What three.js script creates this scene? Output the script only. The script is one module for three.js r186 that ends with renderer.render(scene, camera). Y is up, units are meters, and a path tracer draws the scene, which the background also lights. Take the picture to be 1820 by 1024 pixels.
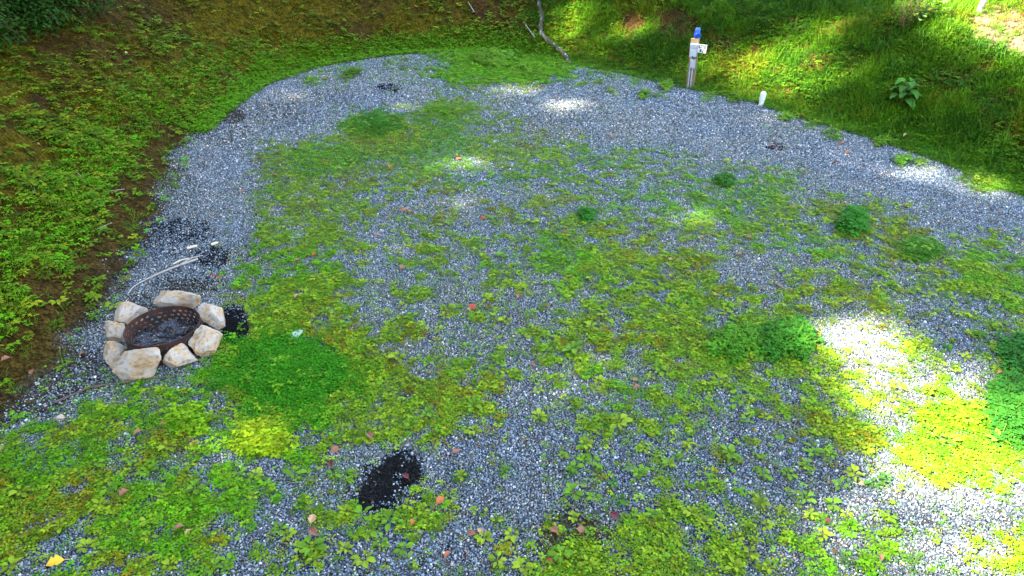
import * as THREE from 'three';
import { mergeGeometries, mergeVertices } from 'three/addons/utils/BufferGeometryUtils.js';
import { ImprovedNoise } from 'three/addons/math/ImprovedNoise.js';
import { RoundedBoxGeometry } from 'three/addons/geometries/RoundedBoxGeometry.js';

// ------------------------------------------------------------------ camera, sky, sun, exposure
const scene = new THREE.Scene();
const CAM_H = 5.1, PITCH = 32 * Math.PI / 180, FOC = 1230;           // focal length in pixels of the 1820 x 1024 photograph
const camera = new THREE.PerspectiveCamera(2 * Math.atan(512 / FOC) * 180 / Math.PI, 1820 / 1024, 0.1, 900);
camera.position.set(0, CAM_H, 0);
camera.rotation.set(-PITCH, 0, 0);
scene.add(camera);

const SUN = new THREE.Vector3(-0.66, 0.74, 0.12).normalize();        // towards the sun: over the wood on the mossy bank
function makeSky() {                                                 // clear blue air, paler to the horizon, a few thin clouds
  const W = 256, H = 128, d = new Float32Array(W * H * 4), n = new ImprovedNoise();
  for (let j = 0; j < H; j++) for (let i = 0; i < W; i++) {
    const el = ((j + 0.5) / H - 0.5) * Math.PI, az = (i + 0.5) / W * Math.PI * 2;
    const up = Math.max(0, Math.sin(el)), t = Math.pow(1 - up, 3);
    const cx = Math.cos(az) * Math.cos(el), cz = Math.sin(az) * Math.cos(el), k = 2.2 / (up + 0.35);
    let c = 0; for (let o = 0, f = 1, a = 0.5; o < 4; o++, f *= 2.1, a *= 0.5) c += a * n.noise(cx * k * f, cz * k * f, 3.7 + o);
    c = Math.min(1, Math.max(0, c * 2.2 + 0.05)) * 0.5 * Math.min(1, up * 4);
    const air = [0.31 + 0.40 * t, 0.42 + 0.32 * t, 0.62 + 0.18 * t], o4 = (j * W + i) * 4;
    for (let q = 0; q < 3; q++) d[o4 + q] = (air[q] * (1 - c) + [0.95, 0.97, 1][q] * c) * (el < 0 ? 0.35 : 1) * 0.64;
    d[o4 + 3] = 1;
  }
  const tx = new THREE.DataTexture(d, W, H, THREE.RGBAFormat, THREE.FloatType);
  tx.mapping = THREE.EquirectangularReflectionMapping; tx.magFilter = tx.minFilter = THREE.LinearFilter; tx.needsUpdate = true;
  return tx;
}
scene.background = makeSky();
scene.environment = scene.background;
const sun = new THREE.DirectionalLight(new THREE.Color(1.0, 0.90, 0.74), 5);
sun.position.copy(SUN).multiplyScalar(70).add(new THREE.Vector3(0, 0, -14));
sun.target.position.set(0, 0, -14);
sun.castShadow = true; sun.shadow.radius = 1.8; sun.shadow.mapSize.set(4096, 4096);
Object.assign(sun.shadow.camera, { left: -32, right: 32, top: 32, bottom: -32, near: 1, far: 160 });
scene.add(sun, sun.target);
const renderer = new THREE.WebGLRenderer({ antialias: true });
renderer.toneMapping = THREE.LinearToneMapping;
renderer.toneMappingExposure = 9.6;
renderer.shadowMap.enabled = true;

// ------------------------------------------------------------------ helpers
let seed = 12345;
function rnd() { seed = (seed + 0x6D2B79F5) | 0; let t = Math.imul(seed ^ (seed >>> 15), 1 | seed); t = (t + Math.imul(t ^ (t >>> 7), 61 | t)) ^ t; return ((t ^ (t >>> 14)) >>> 0) / 4294967296; }
const rr = (a, b) => a + (b - a) * rnd();
const pick = a => a[Math.floor(rnd() * a.length)];
const clamp = (v, a = 0, b = 1) => Math.min(b, Math.max(a, v));
const smooth = (a, b, v) => { const t = clamp((v - a) / (b - a)); return t * t * (3 - 2 * t); };
const lerp = (a, b, t) => a + (b - a) * t;
const PN = new ImprovedNoise();
const n2 = (x, z, s = 0) => PN.noise(x, s + 0.37, z);
function fbm(x, z, oct = 4, s = 0) { let v = 0, a = 0.5; for (let i = 0; i < oct; i++) { v += a * n2(x, z, s + i * 7.3); x = x * 2.03 + 11.1; z = z * 2.03 + 5.7; a *= 0.5; } return v; }
const V = (x, y, z) => new THREE.Vector3(x, y, z);
const SP = Math.sin(PITCH), CP = Math.cos(PITCH);
function ray(px, py) { const a = (px - 910) / FOC, b = -(py - 512) / FOC; return V(a, b * CP - SP, -CP - b * SP); }
function proj(x, y, z) {                                             // world point -> photograph pixel and depth
  const Y = y - CAM_H, dep = -Y * SP - z * CP, up = Y * CP - z * SP;
  return [910 + FOC * x / dep, 512 - FOC * up / dep, dep];
}
const planeHit = (px, py, h = 0) => { const d = ray(px, py), t = (h - CAM_H) / d.y; return V(d.x * t, h, d.z * t); };
const taken = {};
function numbered(n) { const k = taken[n] = (taken[n] ?? -1) + 1; return k ? n + '_' + String(k).padStart(3, '0') : n; }
function shade(o) { o.traverse(m => { if (m.isMesh) { m.castShadow = true; m.receiveShadow = true; } }); return o; }
function tag(o, label, category, group, kind) { o.userData.label = label; if (category) o.userData.category = category; if (group) o.userData.group = group; if (kind) o.userData.kind = kind; return o; }
function top(o, name, label, category, group, kind) { o.name = numbered(name); tag(o, label, category, group, kind); scene.add(shade(o)); return o; }
function part(parent, name, geo, m) { const o = new THREE.Mesh(geo, m); o.name = name; parent.add(o); return o; }
const mat = (c, rough = 0.85, extra = {}) => { const m = new THREE.MeshStandardMaterial({ roughness: rough, side: THREE.DoubleSide, ...extra }); if (c) m.color.setRGB(...c); return m; };
const M4 = (p, q, s) => new THREE.Matrix4().compose(p, q, s);
const E = (x, y, z, o = 'XYZ') => new THREE.Quaternion().setFromEuler(new THREE.Euler(x, y, z, o));
function xf(g, p = [0, 0, 0], r = [0, 0, 0], s = [1, 1, 1], order = 'XYZ') { return g.clone().applyMatrix4(M4(V(...p), E(...r, order), V(...s))); }
function merge(list) { const l = list.map(g => { const q = g.index ? g.toNonIndexed() : g.clone(); for (const k of Object.keys(q.attributes)) if (k !== 'position' && k !== 'color') q.deleteAttribute(k); return q; }); const m = mergeGeometries(l); m.computeVertexNormals(); return m; }
function geoOf(tris) { const g = new THREE.BufferGeometry(); g.setAttribute('position', new THREE.Float32BufferAttribute(tris.flat(2), 3)); g.computeVertexNormals(); return g; }
function vcol(g, f) { const p = g.attributes.position, a = new Float32Array(p.count * 3); for (let i = 0; i < p.count; i++) { const c = f(p.getX(i), p.getY(i), p.getZ(i), i); a.set(c, i * 3); } g.setAttribute('color', new THREE.BufferAttribute(a, 3)); return g; }
class Copies {                                                       // collects matrices and colours for one InstancedMesh
  constructor() { this.m = []; this.c = []; }
  add(p, q, s, c) { this.m.push(M4(p, q, s)); this.c.push(c); }
  build(geo, m) { const o = new THREE.InstancedMesh(geo, m, this.m.length), col = new THREE.Color(); this.m.forEach((x, i) => { o.setMatrixAt(i, x); o.setColorAt(i, col.setRGB(...this.c[i])); }); return o; }
}
// leaf along +x from the origin: a folded, drooping blade of n steps (2n to 4n triangles)
function leafTris(len, wid, { n = 3, fold = 0.2, rise = 0.3, droop = 0.4, shape = t => Math.pow(Math.sin(Math.PI * Math.pow(t, 0.75)), 0.8), stem = 0 } = {}) {
  const rows = [];
  for (let i = 0; i <= n; i++) {
    const t = i / n, w = (i === 0 ? 0.04 : i === n ? 0.0 : shape(t)) * wid / 2, x = stem + len * t, y = rise * (stem + len * t) - droop * len * t * t;
    rows.push([[x, y, 0], [x, y + fold * w, w], [x, y + fold * w, -w]]);
  }
  const T = [];
  for (let i = 0; i < n; i++) {
    const [a, b, c] = rows[i], [d, e, f] = rows[i + 1];
    T.push([a, b, d], [a, d, c]); if (i < n - 1) T.push([b, e, d], [c, d, f]);
  }
  if (stem) T.push([[0, 0, 0.002], rows[0][1], rows[0][2]], [[0, 0, -0.002], [0, 0, 0.002], rows[0][2]]);
  return T;
}
function sprig(list) { return merge(list.map(([tris, ry, y = 0, tilt = 0, x = 0, z = 0]) => xf(geoOf(tris), [x, y, z], [0, ry, tilt], [1, 1, 1], 'YXZ'))); }

// ------------------------------------------------------------------ the lie of the land
const toePx = [[0, 748], [95, 655], [165, 580], [207, 505], [250, 425], [298, 330], [328, 262], [395, 200], [470, 150], [560, 118], [690, 97], [850, 90], [1010, 112], [1130, 133], [1226, 156], [1340, 182], [1410, 203], [1550, 242], [1690, 292], [1820, 345]];
const toe = toePx.map(p => planeHit(...p)).map(p => [p.x, p.z]);
toe.unshift([-5.7, 30], [-5.5, -3]); toe.push([11.5, -9.5], [17, -4], [30, 6]);
const padPoly = [...toe, [30, 30]];
function toeDist(x, z) {
  let best = 1e9;
  for (let i = 0; i + 1 < toe.length; i++) {
    const [ax, az] = toe[i], [bx, bz] = toe[i + 1], dx = bx - ax, dz = bz - az, t = clamp(((x - ax) * dx + (z - az) * dz) / (dx * dx + dz * dz));
    const ex = x - ax - dx * t, ez = z - az - dz * t, d = ex * ex + ez * ez; if (d < best) best = d;
  }
  let ins = false;
  for (let i = 0, j = padPoly.length - 1; i < padPoly.length; j = i++) { const [xi, zi] = padPoly[i], [xj, zj] = padPoly[j]; if ((zi > z) !== (zj > z) && x < (xj - xi) * (z - zi) / (zj - zi) + xi) ins = !ins; }
  return (ins ? -1 : 1) * Math.sqrt(best);
}
function heightS(x, z, s) {
  let h = 0.035 * n2(x * 0.5, z * 0.5, 1) + 0.012 * n2(x * 2.1, z * 2.1, 2);
  if (s > 0) {
    const right = smooth(1.5, 6.5, x), hc = lerp(5.2, 1.75, right), k = lerp(0.62, 0.66, right);
    const rise = k * (Math.sqrt(s * s + 0.12) - Math.sqrt(0.12));
    const e = hc * (1 - Math.exp(-Math.pow(rise / hc, 3))) ** (1 / 3);
    h += e + 0.07 * Math.max(0, s - 1.5) * smooth(0, 4, s);
    const a = smooth(0, 1.2, s);
    h += a * (0.26 * fbm(x * 0.55, z * 0.55, 3, 20) + 0.1 * n2(x * 1.7, z * 1.7, 31) + 0.035 * n2(x * 5, z * 5, 33));
  }
  return h;
}
const height = (x, z) => heightS(x, z, toeDist(x, z));
function hit(px, py) {                                               // where the ray of a pixel meets the ground
  const d = ray(px, py); let t = 2;
  for (; t < 60; t += 0.12) if (CAM_H + d.y * t < height(d.x * t, d.z * t)) break;
  let a = t - 0.12, b = t;
  for (let i = 0; i < 14; i++) { const m = (a + b) / 2; if (CAM_H + d.y * m < height(d.x * m, d.z * m)) b = m; else a = m; }
  return V(d.x * b, height(d.x * b, d.z * b), d.z * b);
}
function normalAt(x, z, e = 0.15) { return V(height(x - e, z) - height(x + e, z), 2 * e, height(x, z - e) - height(x, z + e)).normalize(); }
const inEll = (px, py, l) => { let m = 0; for (const [cx, cy, rx, ry, s = 1] of l) { const d = Math.hypot((px - cx) / rx, (py - cy) / ry); m = Math.max(m, s * clamp((1.25 - d) / 0.5)); } return m; };

// how much of the pad is overgrown, read off the photograph in 50-pixel cells (rows from y = 100, columns from x = 0)
const coverRows = [
  '0000000000132124799943300000000000000',
  '0000000000010013422001111100000000000',
  '0000000000028788753220000001221133300',
  '0000000005888877667754542110000033430',
  '0000000016776455434544555666410000264',
  '0000000015565435344444445666565632000',
  '0000000026564244334556433254556563453',
  '0000000035554345245566667412344444665',
  '0000000276665344354445556622554545654',
  '0000000078855443443455567387512432245',
  '0000000399999533444565466888821352257',
  '0112345489999755454444454443476345158',
  '1124555448876677642345544434464457888',
  '3665446567555666421245543433355666778',
  '7776555344443101110133232422332456665',
  '8866656454332113110232233333332224443',
  '8746777553245565111344553433332211113',
  '5445655443343342122675555654554454345',
  '4444444443543221332675555545334565445'].map(r => [...r].map(Number));
function cover(px, py) {
  const gx = clamp(px / 50 - 0.5, 0, 35.99), gy = clamp((py - 100) / 50 - 0.5, 0, 17.99), i = Math.floor(gx), j = Math.floor(gy), u = gx - i, v = gy - j;
  return lerp(lerp(coverRows[j][i], coverRows[j][i + 1], u), lerp(coverRows[j + 1][i], coverRows[j + 1][i + 1], u), v) / 9;
}
const sootPx = [[715, 835, 34, 34], [690, 852, 45, 30], [668, 885, 34, 28], [705, 868, 40, 18, 0.7], [640, 880, 30, 30, 0.35], [720, 895, 40, 16, 0.35], [415, 580, 30, 36], [320, 410, 60, 22, 0.5], [375, 458, 30, 22, 0.6], [690, 158, 22, 8, 0.6], [300, 430, 70, 30, 0.25], [1380, 262, 20, 6, 0.4], [340, 500, 60, 25, 0.2]];
const litterPx = [[410, 205, 28, 16], [250, 560, 40, 40, 0.6], [130, 660, 70, 45, 0.8], [60, 700, 70, 40, 0.8], [300, 350, 60, 40, 0.35], [450, 450, 60, 20, 0.5], [1020, 960, 65, 55, 0.9], [500, 205, 60, 25, 0.4], [590, 170, 60, 10, 0.3], [400, 240, 40, 25, 0.4], [330, 510, 60, 14, 0.7], [1000, 195, 60, 14, 0.2]];
const mulchPx = [[1775, 45, 62, 36], [1830, 75, 50, 30], [1800, 15, 40, 20]];
const barePx = [[1200, 42, 40, 28], [1125, 40, 24, 20], [852, 15, 16, 22], [1712, 135, 50, 35, 0.7], [1770, 190, 50, 50, 0.7], [70, 180, 20, 14], [230, 20, 110, 26, 0.55], [120, 90, 60, 30, 0.55], [1290, 80, 30, 20, 0.6], [1450, 110, 30, 16, 0.7], [640, 60, 20, 20, 0.4], [225, 235, 30, 20, 0.5], [60, 500, 25, 25, 0.5], [1778, 46, 60, 36], [1830, 75, 50, 30], [1440, 90, 25, 12, 0.6]];
const mossPx = [[30, 160, 60, 40], [200, 190, 80, 40, 0.6], [460, 80, 110, 40], [500, 20, 120, 30], [560, 80, 60, 30], [400, 40, 60, 40], [60, 640, 70, 70, 0.8], [1010, 60, 28, 40], [1100, 60, 40, 40, 0.7], [300, 160, 80, 60, 0.6], [240, 270, 80, 40, 0.6], [730, 50, 60, 30, 0.6], [130, 300, 100, 80, 0.4], [30, 300, 60, 60, 0.6]];

// things by which the many small plants and leaves are told apart in their labels
const marks = [[695, 855, 'the black soot patch'], [289, 590, 'the fire ring boulders'], [515, 662, 'the round clover mat'], [1400, 610, 'the dense dark leafy clump'], [1226, 156, 'the wooden post'], [1352, 188, 'the drain pipe'], [668, 215, 'the dark clover mound by the lane'], [1636, 447, 'the isolated oval clover mound'], [1514, 402, 'the upright dark weed clump'], [1012, 113, 'the end of the fallen branch'], [340, 455, 'the forked stick'], [468, 787, 'the small bright cushion'], [1700, 900, 'the big patch of sun'], [126, 1000, 'the yellow leaf'], [1044, 388, 'the small isolated dark clump'], [1020, 962, 'the olive moss patch'], [1705, 742, 'the fine grass mat'], [1570, 240, 'the foot of the grassy bank']].map(([x, y, n]) => [planeHit(x, y), n]);
function near(p) { let b = 2.6, t = ''; for (const [q, n] of marks) { const d = Math.hypot(p.x - q.x, p.z - q.z) * (n.includes('patch of sun') ? 0.8 : 1); if (d < b) { b = d; t = n; } } return t; }

// ------------------------------------------------------------------ ground sheet
function grainTexture(size, fn) { const c = new Uint8Array(size * size * 4); for (let j = 0; j < size; j++) for (let i = 0; i < size; i++) { const v = fn(i, j), o = (j * size + i) * 4; c[o] = v[0]; c[o + 1] = v[1]; c[o + 2] = v[2]; c[o + 3] = 255; } const t = new THREE.DataTexture(c, size, size); t.wrapS = t.wrapT = THREE.RepeatWrapping; t.magFilter = THREE.LinearFilter; t.minFilter = THREE.LinearMipmapLinearFilter; t.generateMipmaps = true; t.needsUpdate = true; return t; }
const speck = grainTexture(512, (i, j) => { const v = 135 + 80 * rnd() + 110 * n2(i * 0.11, j * 0.11, 90) + 50 * n2(i * 0.03, j * 0.03, 92); const w = clamp(v, 35, 255); return [w, w * 0.98, w * 0.95]; });
speck.colorSpace = THREE.SRGBColorSpace;
const grit = grainTexture(512, (i, j) => { const v = clamp(128 + 90 * n2(i * 0.25, j * 0.25, 91) + 60 * (rnd() - 0.5), 0, 255); return [v, v, v]; });
function axis(a, b, step, far) { const out = []; let p = a; while (p < b + 1e-6) { out.push(p); p += step; } let s = step; while (p < far[1]) { s *= 1.35; p += s; out.push(p); } const neg = []; p = a; s = step; while (p > far[0]) { s *= 1.35; p -= s; neg.push(p); } return [...neg.reverse(), ...out]; }
{
  const xs = axis(-14, 16, 0.08, [-260, 260]), zs = axis(-29, -2.6, 0.08, [-420, 120]), nx = xs.length, nz = zs.length;
  const pos = new Float32Array(nx * nz * 3), uv = new Float32Array(nx * nz * 2), col = new Float32Array(nx * nz * 3), idx = [];
  for (let j = 0, k = 0; j < nz; j++) for (let i = 0; i < nx; i++, k++) {
    const x = xs[i], z = zs[j], s = toeDist(x, z), y = heightS(x, z, s);
    pos.set([x, y, z], k * 3); uv.set([x * 0.55, z * 0.55], k * 2);
    const [px, py, dep] = proj(x, y, z), seen = dep > 1;
    const f = 0.5 + 0.5 * fbm(x * 1.3, z * 1.3, 4, 50), g = 0.5 + 0.5 * n2(x * 6, z * 6, 55);
    const bedT = smooth(0.25, -0.15, s + 0.5 * fbm(x * 1.5, z * 1.5, 3, 60));
    let soil = [0.062 + 0.045 * g, 0.036 + 0.024 * g, 0.010 + 0.006 * g];
    const reddish = smooth(2, 8, x); soil = [soil[0] * (1 + 0.12 * reddish), soil[1] * (1 - 0.04 * reddish), soil[2]];
    const mu = seen ? inEll(px, py, mulchPx) : 0; soil = soil.map((v, q) => lerp(v, [0.36, 0.26, 0.16][q] * (0.7 + 0.6 * g), mu));
    let m = seen ? inEll(px, py, mossPx) : 0; m = clamp(m * 0.8 + (x < 3.5 ? 0.55 : 0.12) + (f - 0.5) * 2.4); if (s < 0.75 && s > 0 && z > -15 && x < 0) m *= 0.3;
    m *= 1 - (seen ? inEll(px, py, barePx) : 0);
    const moss = [0.11 + 0.06 * g, 0.092 + 0.045 * g, 0.004 + 0.003 * g];
    let c = soil.map((v, q) => lerp(v, moss[q], m));
    const lit = seen ? inEll(px, py, litterPx) : 0;
    let bed = [0.112, 0.112, 0.11].map((v, q) => v * (0.75 + 0.5 * g)); bed = bed.map((v, q) => lerp(v, [0.075, 0.055, 0.022][q], clamp(lit * 1.2 * f + 0.25 * smooth(0.55, 0.8, f))));
    const so = seen ? inEll(px, py, sootPx) : 0; bed = bed.map(v => lerp(v, 0.004, clamp(so * 1.5 * f)));
    c = c.map((v, q) => lerp(v, bed[q], bedT));
    col.set(c, k * 3);
  }
  for (let j = 0; j + 1 < nz; j++) for (let i = 0; i + 1 < nx; i++) { const a = j * nx + i, b = a + 1, c = a + nx, d = c + 1; idx.push(a, c, b, b, c, d); }
  const g = new THREE.BufferGeometry(); g.setAttribute('position', new THREE.BufferAttribute(pos, 3)); g.setAttribute('uv', new THREE.BufferAttribute(uv, 2)); g.setAttribute('color', new THREE.BufferAttribute(col, 3)); g.setIndex(idx); g.computeVertexNormals();
  const o = new THREE.Mesh(g, new THREE.MeshPhysicalMaterial({ roughness: 0.95, specularIntensity: 0.15, vertexColors: true, map: speck, bumpMap: grit, bumpScale: 0.02 }));
  top(o, 'ground', 'gravel pad and the mossy earth banks rising round it', 'ground', null, 'structure');
}
const inView = (x, y, z, mx = 170, my = 120) => { const [px, py, dep] = proj(x, y, z); return dep > 1 && px > -mx && px < 1820 + mx && py > -my && py < 1024 + my ? [px, py, dep] : null; };

// ------------------------------------------------------------------ loose gravel
{
  const g0 = new THREE.IcosahedronGeometry(1, 0); let g = mergeVertices((g0.deleteAttribute('normal'), g0.deleteAttribute('uv'), g0));
  const p = g.attributes.position; for (let i = 0; i < p.count; i++) { const k = rr(0.72, 1.12); p.setXYZ(i, p.getX(i) * k, p.getY(i) * k, p.getZ(i) * k); }
  g = g.toNonIndexed(); g.computeVertexNormals();
  const C = new Copies(), q = new THREE.Quaternion(), e = new THREE.Euler();
  for (let z = -2.9; z > -23.5;) {
    const c = clamp(0.0018 * -z, 0.0175, 0.0275); z -= c * 0.92;
    for (let x = -9; x < 12; x += c) {
      const X = x + rr(-0.45, 0.45) * c, Z = z + rr(-0.45, 0.45) * c, pv = inView(X, 0, Z, 110, 90); if (!pv) continue;
      const [px, py] = pv, s = toeDist(X, Z);
      const edge = s + 0.55 * fbm(X * 1.5, Z * 1.5, 3, 60) + 0.1; if (edge > 0.25 || rnd() < smooth(-0.25, 0.3, edge)) continue;
      const cv = cover(px, py), lit = inEll(px, py, litterPx); if (rnd() < lit * 0.75 || (cv > 0.8 && rnd() < 0.6)) continue;
      const so = inEll(px, py, sootPx) * (0.75 + 0.5 * n2(X * 7, Z * 7, 70));
      const r = c * 0.6 * (0.55 + 0.75 * Math.pow(rnd(), 1.3)) * (rnd() < 0.05 ? 1.6 : 1), y = heightS(X, Z, s);
      let v = rnd(), col;
      const t = 0.095 + 0.235 * Math.pow(rnd(), 1.3); col = [t * 0.75, t * 0.98, t * 1.21];
      if (v < 0.05) { const w = rr(0.45, 0.75); col = [w, w * 0.99, w * 0.96]; } else if (v < 0.14) { const w = rr(0.28, 0.42); col = [w * 0.9, w, w * 1.1]; } else if (v < 0.21) { const w = rr(0.16, 0.32); col = [w * 1.15, w * 0.95, w * 0.75]; } else if (v < 0.36) col = col.map(a => a * 0.45);
      if (rnd() < so * 1.3 + 0.004) { const b = rr(0.002, 0.008); col = [b, b, b * 1.25]; }
      const dust = clamp(0.4 + 1.6 * fbm(X * 0.6, Z * 0.6, 4, 75)) * (so > 0.3 ? 0 : 1); col = [col[0] * (1.03 + 0.14 * dust), col[1] * (1.03 + 0.03 * dust), col[2] * (1.03 - 0.13 * dust)];
      C.add(V(X, y + r * 0.28 + 0.002, Z), q.setFromEuler(e.set(rr(0, 6.3), rr(0, 6.3), rr(0, 6.3))).clone(), V(r * rr(0.8, 1.25), r * rr(0.55, 0.85), r * rr(0.75, 1.1)), col);
    }
  }
  console.log('stones', C.m.length);
  const stoneMat = new THREE.MeshPhysicalMaterial({ roughness: 0.8, specularIntensity: 0.25 });
  top(C.build(g, stoneMat), 'gravel', 'blue-grey crushed stone spread over the camping pad', 'gravel', null, 'stuff');
}

// ------------------------------------------------------------------ leaf and tuft shapes shared by the plants
const round = t => Math.pow(Math.sin(Math.PI * Math.pow(t, 1.1)), 0.6), ovate = t => Math.pow(Math.sin(Math.PI * Math.pow(t, 0.7)), 0.9), lance = t => Math.pow(1 - t, 0.7) * Math.min(1, t * 6);
const cloverGeo = (() => { const l = []; for (let i = 0; i < 11; i++) { const a = i * 2.4 + rr(-0.4, 0.4), r = 0.015 + 0.05 * Math.sqrt(i / 11); l.push([leafTris(rr(0.020, 0.032), rr(0.018, 0.026), { n: 2, rise: rr(0, 0.3), droop: 0.2, shape: round }), rr(0, 6.3), rr(0.012, 0.042), 0, Math.cos(a) * r, Math.sin(a) * r]); } return sprig(l); })();
const herbGeo = (() => { const l = []; for (let i = 0; i < 7; i++) l.push([leafTris(rr(0.04, 0.062), rr(0.026, 0.036), { n: 3, rise: rr(0.15, 0.55), droop: rr(0.3, 0.6), shape: ovate, stem: rr(0.006, 0.03) }), i * 2.4 + rr(-0.3, 0.3), rr(0.015, 0.07)]); return sprig(l); })();
const lobedGeo = (() => { const l = []; for (let i = 0; i < 4; i++) { const a = i * 1.7 + rr(-0.3, 0.3), y = rr(0.04, 0.12); for (const k of [-0.75, 0, 0.75]) l.push([leafTris(k ? 0.06 : 0.078, 0.035, { n: 2, rise: rr(0.05, 0.35), droop: 0.35, shape: ovate, stem: 0.02 }), a + k, y]); } return sprig(l); })();
const grassGeo = (() => { const l = []; for (let i = 0; i < 13; i++) l.push([leafTris(rr(0.09, 0.19), rr(0.008, 0.013), { n: 3, fold: 0.3, rise: rr(0.5, 2.2), droop: rr(0.4, 1.5), shape: lance }), rr(0, 6.3), 0, 0, rr(-0.02, 0.02), rr(-0.02, 0.02)]); return sprig(l); })();
const shortGeo = (() => { const l = []; for (let i = 0; i < 16; i++) l.push([leafTris(rr(0.03, 0.065), rr(0.004, 0.007), { n: 2, fold: 0.3, rise: rr(0.4, 2), droop: rr(0.2, 1), shape: lance }), rr(0, 6.3), 0, 0, rr(-0.035, 0.035), rr(-0.035, 0.035)]); return sprig(l); })();
const mossGeo = (() => { const l = []; for (let i = 0; i < 26; i++) { const a = rr(0, 6.3), r = 0.05 * Math.sqrt(rnd()); l.push([leafTris(rr(0.010, 0.018), rr(0.004, 0.007), { n: 1, rise: rr(0.4, 2), droop: 0.1 }), rr(0, 6.3), rr(0, 0.006), 0, Math.cos(a) * r, Math.sin(a) * r]); } return sprig(l); })();
const leafy = (c, rough = 0.7) => { const m = new THREE.MeshPhysicalMaterial({ roughness: rough, side: THREE.DoubleSide, specularIntensity: 0.18 }); m.color.setRGB(...c); return m; };
const leafMat = leafy([1, 1, 1]), bladeMat = leafy([1, 1, 1], 0.6), mossMat = leafy([1, 1, 1], 0.95);
const vary = (c, k = 0.25) => { const b = rr(1 - k, 1 + k), w = rr(-0.12, 0.12); return [c[0] * b * (1 + w), c[1] * b, c[2] * b * (1 - w)]; };
const GREEN = { lime: [0.165, 0.25, 0.008], mid: [0.095, 0.21, 0.006], deep: [0.032, 0.125, 0.004], olive: [0.145, 0.13, 0.004], bright: [0.085, 0.26, 0.003], straw: [0.26, 0.2, 0.05] };
const spin = () => E(rr(-0.25, 0.25), rr(0, 6.3), rr(-0.25, 0.25), 'YXZ');
const leanQ = (n, a) => new THREE.Quaternion().setFromUnitVectors(V(0, 1, 0), n).multiply(E(0, a, 0));

// ------------------------------------------------------------------ weeds that have grown through the gravel
{
  const cl = new Copies(), he = new Copies(), sh = new Copies(), mo = new Copies();
  for (let z = -3.0; z > -22.5;) {
    const c = clamp(0.0037 * -z, 0.030, 0.043); z -= c;
    for (let x = -9; x < 12; x += c) {
      const X = x + rr(-0.5, 0.5) * c, Z = z + rr(-0.5, 0.5) * c, pv = inView(X, 0, Z); if (!pv) continue;
      const [px, py] = pv, s = toeDist(X, Z); if (s > 0.15) continue;
      const cv = cover(px, py), patch = 0.5 + 0.42 * fbm(X * 1.5, Z * 1.5, 3, 100) + 0.95 * fbm(X * 4.6, Z * 4.6, 3, 102) + 0.34 * n2(X * 13, Z * 13, 104);
      const fine = cv * 0.26, den = smooth(0, 0.07, cv * 1.12 - patch * 1.0 - 0.075) * smooth(0.02, 0.12, cv) , roll = rnd(), thin = roll > den * 0.8; if (thin && roll > den * 0.8 + fine) continue;
      if (inEll(px, py, sootPx.filter((q, i) => i < 3 || i === 6)) > 0.4 || Math.hypot(px - 289, (py - 590) * 1.5) < 75 || inEll(px, py, [[515, 662, 104, 66], [468, 787, 38, 24], [336, 752, 30, 22]]) > 0.55) continue;
      const y = heightS(X, Z, s), hue = fbm(X * 0.55, Z * 0.55, 3, 110) + 0.25 * n2(X * 3, Z * 3, 111), k = rnd() + 0.5 * n2(X * 1.1, Z * 1.1, 113);
      const lowLeft = smooth(700, 300, px) * smooth(620, 760, py), base = hue + 0.25 * lowLeft > 0.16 ? (rnd() < 0.6 ? GREEN.mid : GREEN.bright) : hue > -0.16 ? (rnd() < 0.55 ? GREEN.lime : GREEN.mid) : (rnd() < 0.35 ? GREEN.olive : rnd() < 0.6 ? GREEN.lime : GREEN.mid), col = vary(base, 0.5), P = V(X, y + 0.006, Z), back = py < 150, S = (thin ? rr(0.45, 0.8) : rr(0.6, 1.1)) * (back ? 1.5 : 1); if (back && rnd() < 0.75) col.splice(0, 3, ...vary(GREEN.bright, 0.3));
      if (k < 0.36) cl.add(P, spin(), V(S, S, S), col); else if (k < 0.72) he.add(P, spin(), V(S * 0.75, S * 0.6, S * 0.75), col); else sh.add(P, spin(), V(S * 1.1, S * 1.1, S * 1.1), col);
      if (rnd() < 0.35) mo.add(V(X + rr(-0.03, 0.03), y + 0.008, Z + rr(-0.03, 0.03)), spin(), V(1.2, 0.8, 1.2), vary(rnd() < 0.5 ? GREEN.olive : [0.07, 0.055, 0.02], 0.3));
    }
  }
  for (let i = 0; i < 1700; i++) { const P = hit(rr(955, 1085), rr(915, 1015)); const [ux, uy] = proj(P.x, P.y, P.z); if (inEll(ux, uy, [[1020, 962, 62, 50]]) * (0.9 + n2(P.x * 6, P.z * 6)) < 0.5) continue; mo.add(P.add(V(0, 0.012, 0)), spin(), V(1.3, 1, 1.3), vary(rnd() < 0.5 ? [0.10, 0.085, 0.012] : [0.06, 0.045, 0.014], 0.4)); }
  console.log('pad weeds', cl.m.length, he.m.length, sh.m.length, mo.m.length);
  top(cl.build(cloverGeo, leafMat), 'clover_cover', 'low clover creeping through the gravel of the pad', 'clover', null, 'stuff');
  top(he.build(herbGeo, leafMat), 'small_weeds', 'small broad-leaved weeds scattered over the gravel', 'weeds', null, 'stuff');
  top(sh.build(shortGeo, bladeMat), 'short_grass', 'short grass growing through the gravel of the pad', 'grass', null, 'stuff');
  top(mo.build(mossGeo, mossMat), 'gravel_moss', 'olive moss and dead litter between the pad weeds', 'moss', null, 'stuff');
}

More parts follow.
